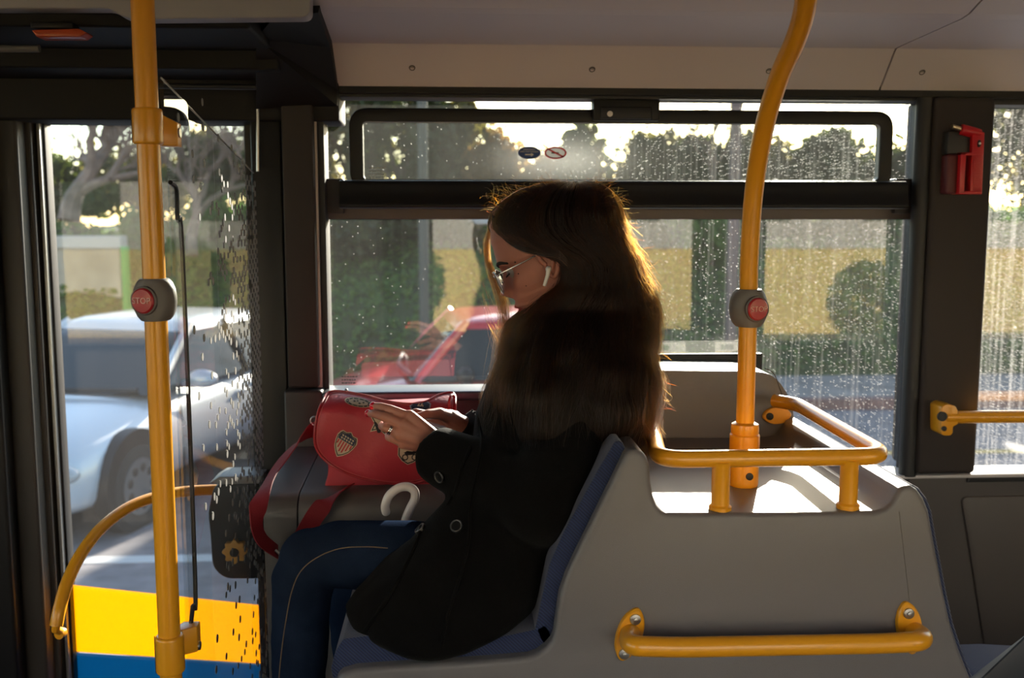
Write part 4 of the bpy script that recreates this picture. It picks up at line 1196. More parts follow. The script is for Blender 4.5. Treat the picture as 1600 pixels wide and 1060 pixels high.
# ================================================================ OUTSIDE, opposite side (reflected in the panes)
structure(MB().box(-40, 40, -17.0, -0.7, ROAD_Z-0.1, ROAD_Z).build('ground_far_side', PAVE, smooth=False))
FAC = mat('ochre_render', (0.72, 0.52, 0.20), 0.8, var=0.12, vscale=0.8)
fb = thing('facade', 'ochre street wall and building on the other side, seen only as reflections', 'building', (0, -14.4, ROAD_Z))
MB().box(-26, 26, -14.6, -14.2, ROAD_Z-0.1, 1.05).build('street_wall', FAC, fb, smooth=False)
MB().box(-26, 26, -17.4, -17.0, ROAD_Z, 8.0).build('building_wall', mat('pale_render', (0.52, 0.50, 0.47), 0.8, var=0.1, vscale=0.5), fb, smooth=False)
for k in range(-4, 5):
    MB().box(k*2.9+0.4, k*2.9+1.6, -17.0, -16.94, 1.6, 3.2).build('shutter', mat('shutter_green', (0.03, 0.06, 0.03), 0.6), fb, smooth=False)
rb = random.Random(5)
for k, x in enumerate((-9.5, -4.6, -0.9, 2.3, 8.6)):
    tt = thing('street_shrub', ['round shrub', 'second round shrub', 'third round shrub', 'fourth round shrub', 'fifth round shrub'][k] + ' along the street wall behind the viewer', 'shrub', (x, -12.6, ROAD_Z), 'shrubs behind the viewer')
    def fsh(): 
        d = Vector((rb.gauss(0, 1), rb.gauss(0, 1), rb.gauss(0, 1))).normalized()
        return Vector((x, -12.6, 0.55)) + Vector((d.x*0.7, d.y*0.5, d.z*0.75))*rb.uniform(.8, 1.05), d
    v_, f_ = leaf_cloud(fsh, 1100, 0.09, rb)
    leaves_obj('foliage', v_, f_, LEAF_IVY, tt)
    MB().tube([(x, -12.6, ROAD_Z), (x, -12.6, 0.3)], 0.05, 8).build('trunk', BARK, tt)

# ================================================================ CARS
def car(name, label, M4, L, prof_body, roof, paint, glassm, W=0.86, wheel_r=0.31, wb=(0.78, 3.30), logo=None):
    """car built nose at x=0, tail at x=L, y=±W, z up; M4 places it"""
    t = thing(name, label, 'car', M4.translation)
    TR = M4
    def addp(mb, nm, m, **k):
        mb.v = [TR @ v for v in mb.v]
        return mb.build(nm, m, t, **k)
    # --- lower body : sections along x
    mb = MB(); rings = []
    N = 28
    for (x, zt_, w_, zb_) in prof_body:
        r_ = []
        for k in range(N):
            th = 2*math.pi*k/N
            c_, s_ = math.cos(th), math.sin(th)
            e = 0.42
            yy = math.copysign(abs(c_)**e, c_)*w_
            zz = math.copysign(abs(s_)**e, s_)
            zm, hh = (zt_+zb_)/2, (zt_-zb_)/2
            # tumblehome towards the top
            yy *= 1 - 0.10*max(0, zz)**2 - 0.05*max(0, -zz)**2
            r_.append(Vector((x, yy, zm + zz*hh)))
        rings.append(r_)
    mb.loft(rings)
    ob = addp(mb, 'car_body', paint, angle=50)
    sub = ob.modifiers.new('s', 'SUBSURF'); sub.levels = 1; sub.render_levels = 1
    # wheel arches: dark discs + wheels
    for i, xw in enumerate(wb):
        for sy in (-1, 1):
            a = MB().cyl((xw, sy*(W-0.045), wheel_r+0.04), (0, 1, 0), wheel_r+0.065, 0.12, 36); addp(a, 'wheel_arch', RUBBER)
            wmb = MB().tube([(xw, sy*(W-0.14), wheel_r), (xw, sy*(W-0.12), wheel_r), (xw, sy*(W+0.00), wheel_r), (xw, sy*(W+0.022), wheel_r)], [wheel_r*0.94, wheel_r, wheel_r, wheel_r*0.92], 36)
            tyre = addp(wmb, 'wheel', mat('tyre', (0.02, 0.02, 0.02), 0.8))
            hub = MB().cyl((xw, sy*(W+0.022), wheel_r), (0, 1, 0), wheel_r*0.66, 0.02, 30)
            hub.v = [TR @ v for v in hub.v]
            h_ = hub.build('hub_cap', mat('hub_grey', (0.25, 0.24, 0.23), 0.4, metal=0.6), tyre)
            sp_ = MB()
            for q in range(9):
                an = 2*math.pi*q/9
                sp_.ball((xw + math.cos(an)*wheel_r*0.45, sy*(W+0.032), wheel_r + math.sin(an)*wheel_r*0.45), (0.035, 0.006, 0.035), nu=8, nv=6)
            sp_.v = [TR @ v for v in sp_.v]
            sp_.build('hub_slots', RUBBER, tyre)
    # --- greenhouse: quad sections; roof list of (x, z, halfwidth_bottom, halfwidth_top, z_bottom)
    (xw0, xr0, xr1, xw1, zb_, zt_, wb_, wt_) = roof
    def gh(inset, z1, grow=0.0):
        b4 = round_poly([(xw0+inset, -wb_+inset), (xw1-inset, -wb_+inset), (xw1-inset, wb_-inset), (xw0+inset, wb_-inset)], 0.16, 6)
        t4 = round_poly([(xr0+inset, -wt_+inset), (xr1-inset, -wt_+inset), (xr1-inset, wt_-inset), (xr0+inset, wt_-inset)], 0.16, 6)
        return b4, t4
    b4, t4 = gh(0, zt_)
    def lerp(f, ins=0.0):
        cx, cy = (xw0+xw1)/2, 0
        return [Vector(((b.x*(1-f)+a.x*f), (b.y*(1-f)+a.y*f), zb_ + (zt_-zb_)*f)) for b, a in zip(b4, t4)]
    g = MB().loft([lerp(f) for f in (0, 0.25, 0.5, 0.75, 0.93)])
    addp(g, 'window_glass', glassm, angle=50)
    # roof skin
    rr_ = []
    for f, dz in ((0.90, 0), (0.97, 0.005)):
        rr_.append([v + Vector((0, 0, dz)) for v in lerp(f)])
    base = lerp(1.0)
    cx = sum(v.x for v in base)/len(base)
    for s_, dz in ((0.97, 0.012), (0.85, 0.035), (0.6, 0.052), (0.3, 0.06), (0.05, 0.062)):
        rr_.append([Vector((cx + (v.x-cx)*s_, v.y*s_, zt_+dz)) for v in base])
    r_ = MB().loft(rr_); r_.v = [v if v.z > zt_ else Vector((v.x, v.y*1.01, v.z)) for v in r_.v]
    addp(r_, 'roof', paint, angle=50)
    # pillars
    def pill(xb, xt, yb, yt, w1=0.035, nm='roof_pillar', m=None):
        for sy in (-1, 1):
            addp(MB().tube([(xb, sy*yb, zb_-0.02), ((xb*0.5+xt*0.5), sy*(yb*0.5+yt*0.5+0.01), (zb_+zt_)/2+0.01), (xt, sy*yt, zt_+0.0)], w1, 8, flat=0.7), nm, m or paint)
    pill(xw0+0.07, xr0+0.06, wb_-0.04, wt_-0.03, 0.045)
    pill(xw1-0.12, xr1-0.08, wb_-0.04, wt_-0.03, 0.09)
    xm_ = xr0 + (xr1-xr0)*0.42
    pill(xm_+0.05, xm_, wb_+0.0, wt_+0.0, 0.035, 'door_pillar', RUBBER)
    # mirrors, lamps
    for sy in (-1, 1):
        m_ = MB().ball((xw0+0.42, sy*(wb_+0.16), zb_+0.07), (0.07, 0.125, 0.075)); m_.tube([(xw0+0.42, sy*(wb_-0.02), zb_+0.02), (xw0+0.42, sy*(wb_+0.12), zb_+0.05)], 0.025, 8)
        addp(m_, 'wing_mirror', paint if name == 'silver_car' else RUBBER)
        (x_, zt2, w2, zb2) = prof_body[2]
        lamp = MB().ball((x_-0.02, sy*(w2*0.80), zb2 + (zt2-zb2)*0.66), (0.10, 0.19, 0.075))
        addp(lamp, 'headlamp', mat('lamp_glass', (0.55, 0.52, 0.48), 0.15, coat=0.8))
    # door seams and handle
    for xx_ in (xw0+0.30, xm_+0.12, xw1-0.55):
        for sy in (-1, 1):
            addp(MB().tube([(xx_, sy*(W*0.985), 0.30), (xx_, sy*(W*0.995), 0.55), (xx_, sy*(W*0.96), zb_-0.05)], 0.006, 5), 'door_seam', RUBBER)
    for sy in (-1, 1):
        addp(MB().box(xm_-0.22, xm_-0.04, sy*W*0.985-0.015, sy*W*0.985+0.015, zb_-0.18, zb_-0.15), 'door_handle', paint, bevel=0.004)
    gr = MB().box(prof_body[0][0]-0.01, prof_body[0][0]+0.05, -0.30, 0.30, 0.42, 0.56)
    addp(gr, 'grille', RUBBER, bevel=0.01)
    wl = MB().tube([(xw0+0.02, -wb_+0.15, zb_+0.035), (xw0-0.05, 0, zb_+0.03), (xw0+0.02, wb_-0.15, zb_+0.035)], 0.02, 8)
    addp(wl, 'scuttle', RUBBER)
    return t, TR
SILV = mat('silver_paint', (0.72, 0.71, 0.70), 0.32, metal=0.2, coat=0.8)
REDP = mat('red_paint', (0.62, 0.02, 0.025), 0.28, coat=0.9)
CGLS = mat('car_glass', (0.015, 0.022, 0.022), 0.06, spec=0.45)
# silver: front wheel (near side) touches at px (222, 822)
phi = 74.0
fwd = Vector((-math.cos(R(phi)), -math.sin(R(phi)), 0)); rear = -fwd
latn = Vector((rear.y, -rear.x, 0))           # towards the +X side of the car
# local x = rear, local y = lateral, z up
ycol = Vector((0, 0, 1)).cross(rear)
near = 1 if ycol.x > 0 else -1
wheel_pt = PZ(221, 824, ROAD_Z)
org = wheel_pt - rear*0.80 - ycol*near*0.86
M4 = Matrix(((rear.x, ycol.x, 0, org.x), (rear.y, ycol.y, 0, org.y), (0, 0, 1, ROAD_Z), (0, 0, 0, 1)))
sed = [(0.0, 0.52, 0.50, 0.30), (0.06, 0.62, 0.66, 0.22), (0.22, 0.70, 0.78, 0.19), (0.50, 0.78, 0.84, 0.18), (0.9, 0.855, 0.86, 0.18), (1.25, 0.915, 0.87, 0.18), (1.6, 0.935, 0.87, 0.18), (2.6, 0.95, 0.87, 0.18), (3.4, 0.96, 0.86, 0.18), (3.95, 0.95, 0.83, 0.19), (4.25, 0.90, 0.76, 0.22), (4.36, 0.74, 0.62, 0.30)]
car('silver_car', 'silver four-door car coming head-on past the bus door, seen through the glass', M4, 4.36, sed, (1.12, 1.98, 3.25, 3.95, 0.90, 1.34, 0.80, 0.60), SILV, CGLS)
# red hatchback, side on, heading left
rear = Vector((math.cos(R(6)), math.sin(R(6)), 0)); ycol = Vector((0, 0, 1)).cross(rear)
near = -1
pt = P(648, 604, 7.7)
org = Vector((pt.x+0.06, 7.7, 0)) - rear*0.98 + ycol*0.76
M4 = Matrix(((rear.x, ycol.x, 0, org.x), (rear.y, ycol.y, 0, org.y), (0, 0, 1, ROAD_Z+0.0), (0, 0, 0, 1)))
hat = [(0.0, 0.55, 0.50, 0.30), (0.06, 0.66, 0.66, 0.22), (0.2, 0.76, 0.76, 0.19), (0.5, 0.86, 0.81, 0.18), (0.9, 0.93, 0.82, 0.18), (1.2, 0.96, 0.82, 0.18), (2.4, 0.98, 0.82, 0.18), (3.2, 0.99, 0.81, 0.19), (3.55, 0.97, 0.76, 0.22), (3.64, 0.80, 0.66, 0.32)]
hat = [(a*0.84, b, c, d) for a, b, c, d in hat]
car('red_car', 'red hatchback passing on the road left of the woman, half hidden by the window sill', M4, 3.05, hat, (0.88, 1.30, 2.6, 3.02, 0.95, 1.385, 0.78, 0.62), REDP, CGLS, W=0.81, wb=(0.62, 2.52))
# ================================================================ THE WOMAN
woman = thing('person', 'seated woman with long dark hair, black coat and jeans, looking down at her phone', 'person', (XX(700, 1.72, 1000), 1.72, ZZ(1010, 1.5, 700)))

def skin_mat(name, base, sss=0.12):
    m = mat(name, base, 0.48, bump=0.15, bscale=700, var=0.12, vscale=14)
    b = m.node_tree.nodes['Principled BSDF']
    b.inputs['Subsurface Weight'].default_value = sss
    b.inputs['Subsurface Radius'].default_value = (0.012, 0.004, 0.002)
    b.inputs['Subsurface Scale'].default_value = 1.0
    return m
SKIN = skin_mat('skin', (0.42, 0.175, 0.125))
LIP = mat('lipstick', (0.35, 0.015, 0.02), 0.35)
COAT = mat('black_wool', (0.0045, 0.0042, 0.0042), 0.95, spec=0.08, sheen=0.025, bump=0.5, bscale=500)
DENIM = mat('dark_denim', (0.014, 0.023, 0.047), 0.95, spec=0.0, bump=0.5, bscale=600, var=0.35, vscale=9)
STITCH = mat('denim_stitch', (0.18, 0.12, 0.07), 0.8)

# ---- head frame
HC = P(850, 391, 1.745)
pitch, yawh = R(25), R(6)
HF = Vector((-math.cos(pitch)*math.cos(yawh), math.cos(pitch)*math.sin(yawh), -math.sin(pitch)))
HL = Vector((-math.sin(yawh), -math.cos(yawh), 0.0))      # her left, towards the viewer
HU = HF.cross(HL); HU = HU if HU.z > 0 else -HU
HS = 0.93
def hp(f, l, u):
    return HC + (HF*f + HL*l + HU*u)*HS

def interp(tab, z, col):
    if z >= tab[0][0]: return tab[0][col]
    for a, b in zip(tab, tab[1:]):
        if z >= b[0]:
            t = (a[0]-z)/(a[0]-b[0]); t = t*t*(3-2*t)
            return a[col]*(1-t)+b[col]*t
    return tab[-1][col]
#        z     front  back  halfw
HT = [(.122, .005, -.010, .006), (.117, .035, -.045, .034), (.103, .060, -.070, .056), (.080, .076, -.086, .069), (.050, .0855, -.094, .0745),
      (.022, .0890, -.096, .0755), (.008, .0895, -.095, .0745), (-.008, .0835, -.091, .0725), (-.025, .0830, -.084, .0705), (-.045, .0865, -.070, .0675),
      (-.060, .0905, -.055, .063), (-.076, .0885, -.045, .058), (-.090, .0850, -.038, .051), (-.104, .0850, -.030, .042), (-.116, .0780, -.022, .030), (-.123, .055, -.005, .016)]
def gauss(x, s): return math.exp(-(x/s)**2/2)
def head_mesh():
    NA, NZ = 128, 150
    vs, fs, mi = [], [], []
    for j in range(NZ+1):
        z = .122 - (.245)*j/NZ
        fr, bk, hw = (interp(HT, z, c) for c in (1, 2, 3))
        c0 = 0.0
        for i in range(NA):
            th = 2*math.pi*i/NA
            c, s = math.cos(th), math.sin(th)
            ex = 0.90
            cc = math.copysign(abs(c)**ex, c); ss = math.copysign(abs(s)**ex, s)
            x = cc*(fr if c > 0 else -bk) ; y = ss*hw
            if c > 0:
                fcf = c**1.5
                # nose
                if -.060 < z < .010:
                    t = (.010 - z)/.052
                    nh = .001 + .024*(t**1.25) if t <= 1 else .025*max(0, 1-(t-1)/.33)**0.9
                    wn_ = .0062 + .0050*min(1, t)**2
                    x += nh*gauss(y, wn_)
                    # wings
                    x += .007*gauss(z+.038, .007)*gauss(abs(y)-.0125, .0045)
                # eye sockets, brows, cheeks
                x -= .011*gauss(z+.010, .0095)*gauss(abs(y)-.031, .014)
                x += .0055*gauss(z+.011, .0060)*gauss(abs(y)-.031, .010)      # lids
                x += .004*gauss(z-.012, .006)*gauss(abs(y)-.028, .018)
                x += .004*gauss(z+.035, .015)*gauss(abs(y)-.045, .014)
                # lips
                x += .0075*gauss(z+.0745, .0042)*gauss(y, .015)
                x += .0070*gauss(z+.0860, .0048)*gauss(y, .013)
                x -= .0035*gauss(z+.0803, .0020)*gauss(y, .020)
                x -= .003*gauss(z+.0960, .005)*gauss(y, .016)
                x += .004*gauss(z+.109, .009)*gauss(y, .014)
                x -= .0012*gauss(z+.060, .004)*gauss(y, .003)
            vs.append(hp(x + c0, y, z))
    for j in range(NZ):
        for i in range(NA):
            a = j*NA+i; b = j*NA+(i+1) % NA
            fs.append([a, b, b+NA, a+NA])
            z = .122 - (.245)*(j+.5)/NZ
            th = 2*math.pi*(i+.5)/NA; y = math.sin(th)*0.06
            lipy = abs(y) < .021*(1-abs(z+.0803)/.016)
            mi.append(1 if (math.cos(th) > .5 and -.0925 < z < -.0685 and lipy) else 0)
    fs.append(list(range(NA))[::-1]); mi.append(0)
    fs.append([NZ*NA+i for i in range(NA)]); mi.append(0)
    return vs, fs, mi
mb = MB()
v_, f_, mi_ = head_mesh()
mb.v = v_; mb.f = f_; mb.mi = mi_
mb.cur = 0
# ears
for s in (1, -1):
    def ep(f, u, out=0.0): return hp(f, s*(.0735+out), u)
    helix = [(.006, -.012, .006), (.012, .004, .010), (.008, .018, .012), (-.004, .026, .014), (-.016, .022, .016), (-.021, .006, .017), (-.018, -.012, .014), (-.010, -.028, .009), (-.001, -.037, .006), (.005, -.034, .004), (.006, -.022, .004)]
    pts = spline([ep(a, b-.012, o) for a, b, o in helix], 5)
    mb.tube(pts, 0.0040, 10)
    anti = [(.000, -.024, .006), (-.009, -.010, .009), (-.010, .004, .010), (-.003, .014, .009)]
    mb.tube(spline([ep(a, b-.012, o) for a, b, o in anti], 5), 0.0034, 8)
    Mx = Matrix((HF, HL, HU)).transposed()
    mb.ball(ep(-.007, -.016, .001), (.0165, .0065, .027), Mx)
    mb.ball(ep(.007, -.028, .004), (.0045, .004, .006), Mx)
NH = len(mb.v)
# neck, torso, arms and legs under the clothes
inner = MB()
inner.tube(spline([hp(-.015, 0, -.04), hp(-.03, 0, -.10), P(893, 530, 1.74), P(895, 580, 1.74)], 4), [.050]*13, 20)
inner.tube([P(880, 560, 1.74), P(880, 620, 1.72), P(860, 720, 1.72), P(830, 830, 1.72), P(800, 925, 1.72)], [.06, .12, .115, .115, .12], 20)
inner.tube([P(905, 612, 1.60), P(842, 800, 1.56), P(686, 700, 1.665)], [.045, .038, .026], 14).ball(P(842, 800, 1.56), .038)
inner.tube([P(890, 612, 1.85), P(830, 745, 1.90), P(732, 668, 1.86)], [.045, .038, .026], 14).ball(P(830, 745, 1.90), .038)
LEGN = [(800, 905, 1.64, .080), (640, 872, 1.645, .064), (530, 866, 1.65, .057), (484, 874, 1.655, .053), (474, 905, 1.66, .054), (470, 960, 1.665, .050), (467, 1060, 1.67, .047), (472, 1160, 1.68, .042), (486, 1290, 1.70, .034)]
LEGF = [(800, 935, 1.83, .078), (660, 925, 1.84, .066), (580, 928, 1.84, .060), (556, 945, 1.84, .055), (560, 1000, 1.835, .052), (575, 1100, 1.83, .050), (592, 1250, 1.82, .040)]
for L_, k in ((LEGN, .82), (LEGF, .82)):
    inner.tube([P(a, b, c) for a, b, c, d in L_], [d*k for a, b, c, d in L_], 16)
v_, f_ = remeshed(inner, 0.008, 5, 0.6)
mb.add(v_, f_)

# ---- hands (each finger its own chain)
def hand(chains, palm, wrist, vox=0.0017):
    h = MB()
    def cap(a, b, ra, rb):
        a, b = Vector(a), Vector(b)
        h.tube([a, b], [ra, rb], 12); h.ball(a, ra, nu=12, nv=8); h.ball(b, rb, nu=12, nv=8)
    for ch in chains:
        for (a, ra), (b, rb) in zip(ch, ch[1:]): cap(a, b, ra, rb)
    for (a, ra), (b, rb) in palm: cap(a, b, ra, rb)
    return remeshed(h, vox, 5, 0.5)
def q(x, y, Y): return P(x, y, Y)
W_ = q(678, 692, 1.690)
kn = [q(640, 652, 1.678), q(630, 664, 1.670), q(625, 678, 1.668), q(630, 692, 1.676)]
near_ch = [
    [(kn[0], .0095), (q(609, 640, 1.684), .0083), (q(596, 636, 1.694), .0074), (q(586, 634.5, 1.706), .0062)],
    [(kn[1], .0096), (q(599, 651, 1.672), .0085), (q(586, 647, 1.686), .0076), (q(578, 646.5, 1.700), .0063)],
    [(kn[2], .0093), (q(604, 669, 1.668), .0084), (q(597, 666, 1.690), .0074), (q(599, 662, 1.708), .0062)],
    [(kn[3], .0086), (q(614, 686, 1.676), .0075), (q(607, 684, 1.692), .0066), (q(606, 679, 1.706), .0056)],
    [(q(664, 676, 1.712), .013), (q(648, 662, 1.735), .0105), (q(630, 652, 1.748), .0090), (q(616, 645, 1.750), .0072)],
]
near_pm = [((W_, .0215), (kn[i], (.0125, .0130, .0125, .0115)[i])) for i in range(4)]
near_pm += [((q(665, 690, 1.692), .021), (q(645, 676, 1.685), .016)), ((q(690, 700, 1.690), .023), (q(662, 684, 1.694), .021)), ((W_, .02), (q(664, 676, 1.712), .014))]
vN, fN = hand(near_ch, near_pm, W_)
mb.add(vN, fN)
Wf = q(724, 668, 1.860)
kf = [q(672, 650, 1.842), q(676, 662, 1.852), q(682, 672, 1.858), q(690, 680, 1.862)]
far_ch = [
    [(kf[0], .0095), (q(650, 645, 1.830), .0083), (q(634, 652, 1.820), .0075), (q(622, 658, 1.812), .0063)],
    [(kf[1], .0095), (q(652, 660, 1.838), .0083), (q(636, 668, 1.826), .0075), (q(626, 672, 1.816), .0063)],
    [(kf[2], .0092), (q(660, 674, 1.842), .0081), (q(646, 681, 1.830), .0072), (q(637, 683, 1.820), .0060)],
    [(kf[3], .0084), (q(670, 686, 1.846), .0074), (q(658, 690, 1.836), .0065), (q(650, 691, 1.828), .0056)],
    [(q(702, 652, 1.836), .013), (q(686, 646, 1.806), .0108), (q(668, 648, 1.785), .0092), (q(652, 652, 1.772), .0075)],
]
far_pm = [((Wf, .0205), (kf[i], (.0130, .0130, .0122, .0112)[i])) for i in range(4)]
far_pm += [((Wf, .021), (q(702, 652, 1.836), .015)), ((q(708, 656, 1.850), .018), (q(690, 652, 1.846), .015)), ((q(735, 675, 1.862), .022), (Wf, .0205))]
vF, fF = hand(far_ch, far_pm, Wf)
mb.add(vF, fF)
body = mb.build('body', [SKIN, LIP], woman, angle=180)
for p in body.data.polygons: p.use_smooth = True
# nails
NAIL = mat('red_nail_polish', (0.60, 0.01, 0.03), 0.2, coat=0.8)
for ch in near_ch[:2] + far_ch[:1]:
    (a, ra), (b, rb) = ch[-2], ch[-1]
    d = (Vector(b)-Vector(a)).normalized()
    side = Vector((0, 0, 1)) if ch is not near_ch[4] else HU
    up_ = (side - d*side.dot(d)).normalized(); out_ = (Vector((-0.3, -0.9, 0.2)) - d*Vector((-0.3, -0.9, 0.2)).dot(d)).normalized()
    m3 = Matrix((d, d.cross(out_).normalized(), out_)).transposed()
    MB().ball(Vector(b) + d*.0035 + out_*rb*0.30, (.0078, .0066, .0052), m3, 14, 10).build('nail', NAIL, woman)
# ring on the near hand
c0, c1 = Vector(near_ch[2][0][0]), Vector(near_ch[2][1][0])
rc = c0.lerp(c1, 0.72); d = (c1-c0).normalized(); a_ = d.orthogonal().normalized(); b_ = d.cross(a_)
for off in (-0.0014, 0.0014):
    MB().tube([rc + d*off + (a_*math.cos(t*math.pi/12) + b_*math.sin(t*math.pi/12))*.0093 for t in range(25)], .0012, 8, cap=False).build('finger_ring', mat('silver_ring', (0.85, 0.83, 0.8), 0.15, metal=1.0), woman)

# ---- face details: eyes, brows, lashes, moles
for s in (1, -1):
    MB().ball(hp(.0675, s*.031, -.011), .0115).build('eye', mat('eye_white', (0.20, 0.17, 0.16), 0.3), woman)
    MB().tube(spline([hp(.0895, s*.012, .008), hp(.0890, s*.025, .0125), hp(.0810, s*.040, .0125), hp(.0665, s*.052, .007)], 5), [.0030]*4 + [.0036]*6 + [.0030]*5 + [.001], 8, flat=0.8).build('eyebrow', mat('brow_hair', (0.012, 0.008, 0.006), 0.8), woman)
    MB().tube(spline([hp(.0800, s*.018, -.013), hp(.0835, s*.030, -.0155), hp(.0755, s*.044, -.012)], 5), .0014, 6).build('eyelashes', mat('lash_black', (0.006, 0.005, 0.005), 0.8), woman)
def on_cheek(px, py, r_):
    """small mark on the near side of the face"""
    o_ = Vector((0, 0, CAM_Z)); d_ = ray(px, py)
    bvh = on_cheek.bvh
    hit = bvh.ray_cast(o_, d_.normalized())
    if hit[0] is not None:
        MB().ball(hit[0], r_, nu=10, nv=8).build('mole', mat('mole_brown', (0.05, 0.02, 0.015), 0.6), woman)
from mathutils.bvhtree import BVHTree
on_cheek.bvh = BVHTree.FromPolygons([tuple(v) for v in mb.v[:NH]], [f for f in mb.f if max(f) < NH])
on_cheek(805, 410, .0017); on_cheek(810, 428, .0012); on_cheek(822, 447, .0010)
# earbud
e0 = P(857, 421, hp(0, .0735, 0).y-.010)
eb = MB().ball(e0, (.0052, .0060, .0056)); eb.tube([e0 + HL*.003, e0 + HL*.004 + Vector((-.0015, 0, -.010)), P(850.5, 447, e0.y-.003)], [.0040, .0033, .0030], 14)
eb.build('earbud', WHITEPL, woman)

# ---- glasses
gl_ = bpy.data.objects.new('glasses', None); COL.objects.link(gl_); gl_.location = hp(.1, 0, -.01); setparent(gl_, None)
GM = mat('thin_metal_frame', (0.55, 0.55, 0.55), 0.25, metal=1.0)
tag(gl_, 'thin metal-rimmed glasses low on the nose of the seated woman', 'glasses')
LT = glass_mat('lens_tint', tint=(0.55, 0.44, 0.42), dirt=0.0, drops=0.0, refl=1.35)
for s in (1, -1):
    rim = [hp(.1050 - .010*abs(math.cos(t))*0 - .006*(math.cos(t*math.pi/18)*s*0+0.0) - (.0045 if True else 0)*((.034+.024*math.cos(t*math.pi/18))/.058)**2*2, s*(.034+.024*math.cos(t*math.pi/18)), -.017 + (.0205 if math.sin(t*math.pi/18) > 0 else .0245)*math.sin(t*math.pi/18)) for t in range(37)]
    MB().tube(rim, .0010, 8, cap=False).build('rim', GM, gl_)
    n_ = HF
    lens = MB().loft([[v - n_*.0005 for v in rim[:-1]], [v + n_*.0005 for v in rim[:-1]]]); lens.build('lens', LT, gl_, smooth=False)
    MB().tube(spline([hp(.0965, s*.058, -.006), hp(.090, s*.066, -.004), hp(.060, s*.073, -.003), hp(.012, s*.0775, -.001), hp(-.006, s*.079, .000), hp(-.018, s*.080, -.014)], 5), .0011, 8).build('temple', GM, gl_)
    MB().tube([hp(.1035, s*.0105, -.012), hp(.097, s*.009, -.020)], .0008, 6).ball(hp(.0955, s*.0085, -.022), .0026, nu=10, nv=8).build('nose_pad', GM, gl_)
MB().tube(spline([hp(.1045, .0105, -.008), hp(.1075, 0, -.005), hp(.1045, -.0105, -.008)], 5), .0011, 8).build('bridge', GM, gl_)
MB().tube(spline([hp(.1045, .016, .0005), hp(.1065, 0, .0025), hp(.1045, -.016, .0005)], 5), .0009, 8).build('top_bar', GM, gl_)

# ---- coat
def pring(py, xl_, xr_, ya, yb, e=0.75, n=40, Ym=None):
    Yc_ = (ya+yb)/2; a = P(xl_, py, Ym or Yc_); b = P(xr_, py, Ym or Yc_)
    cx, hw = (a.x+b.x)/2, (b.x-a.x)/2; hd = (yb-ya)/2
    out = []
    for k in range(n):
        t = 2*math.pi*k/n; c, s = math.cos(t), math.sin(t)
        X_, Y_ = cx + math.copysign(abs(c)**e, c)*hw, Yc_ + math.copysign(abs(s)**e, s)*hd
        if Ym and c < 0: X_ += max(0, Y_-1.58)*0.62*min(1, -c*1.5)      # lap falls back towards the far side
        out.append(Vector((X_, Y_, a.z)))
    return out
ct = MB()
T = [(520, 838, 935, 1.67, 1.81), (545, 815, 950, 1.63, 1.85), (575, 785, 970, 1.585, 1.885), (610, 758, 975, 1.56, 1.91), (650, 744, 972, 1.555, 1.915), (700, 738, 962, 1.555, 1.91)
     ]
T = [(a, b, c, d, e, .75, 40, None) for a, b, c, d, e in T]
T += [(750, 690, 948, 1.55, 1.91, .75, 40, 1.60), (800, 666, 926, 1.52, 1.92, .72, 40, 1.56), (850, 630, 903, 1.495, 1.93, .68, 40, 1.53), (900, 588, 884, 1.470, 1.94, .62, 40, 1.50),
      (950, 545, 864, 1.455, 1.94, .58, 40, 1.48), (985, 519, 852, 1.450, 1.94, .56, 40, 1.465), (1008, 532, 812, 1.448, 1.94, .56, 40, 1.46), (1024, 580, 762, 1.448, 1.93, .56, 40, 1.46), (1034, 622, 710, 1.452, 1.92, .56, 40, 1.46)]
ct.loft([pring(*r_) for r_ in T])
ct.tube([P(905, 590, 1.625), P(900, 625, 1.60), P(876, 705, 1.56), P(846, 795, 1.535)], [.052, .067, .062, .062], 18)
ct.ball(P(900, 605, 1.61), .058); ct.ball(P(846, 795, 1.530), .063)
sl = [(846, 795, 1.530, .063), (800, 766, 1.565, .060), (740, 736, 1.615, .056), (700, 719, 1.650, .0520), (675, 707, 1.672, .0475)]
ct.tube([P(a, b, c) for a, b, c, d in sl], [d for a, b, c, d in sl], 22)
ct.tube([P(880, 585, 1.86), P(870, 620, 1.885), P(826, 745, 1.905), P(770, 700, 1.885), P(723, 664, 1.862)], [.050, .064, .058, .046, .038], 18)
ct.ball(P(870, 605, 1.875), .062); ct.ball(P(826, 745, 1.905), .058)
ct.tube(spline([P(856, 500, 1.73), P(880, 520, 1.73), P(905, 545, 1.73)], 3), [.055, .062, .066, .068, .07, .072, .075], 18)
def folds(v):
    n1 = noise.noise(Vector((v.x*9+v.z*7, v.y*9, v.z*12)))
    n2 = noise.noise(Vector((v.x*26+v.z*14, v.y*24, v.z*22+5)))
    c_ = Vector((v.x, 1.72, v.z)); d = (v-c_); d = d.normalized() if d.length > 1e-6 else Vector((0, 0, 0))
    return v + Vector((n1*.006, d.y*(n1*.010+n2*.004), n2*.003))
v_, f_ = remeshed(ct, 0.0065, 6, 0.6, folds)
coat = mesh_obj('coat', v_, f_, COAT, woman, angle=180)
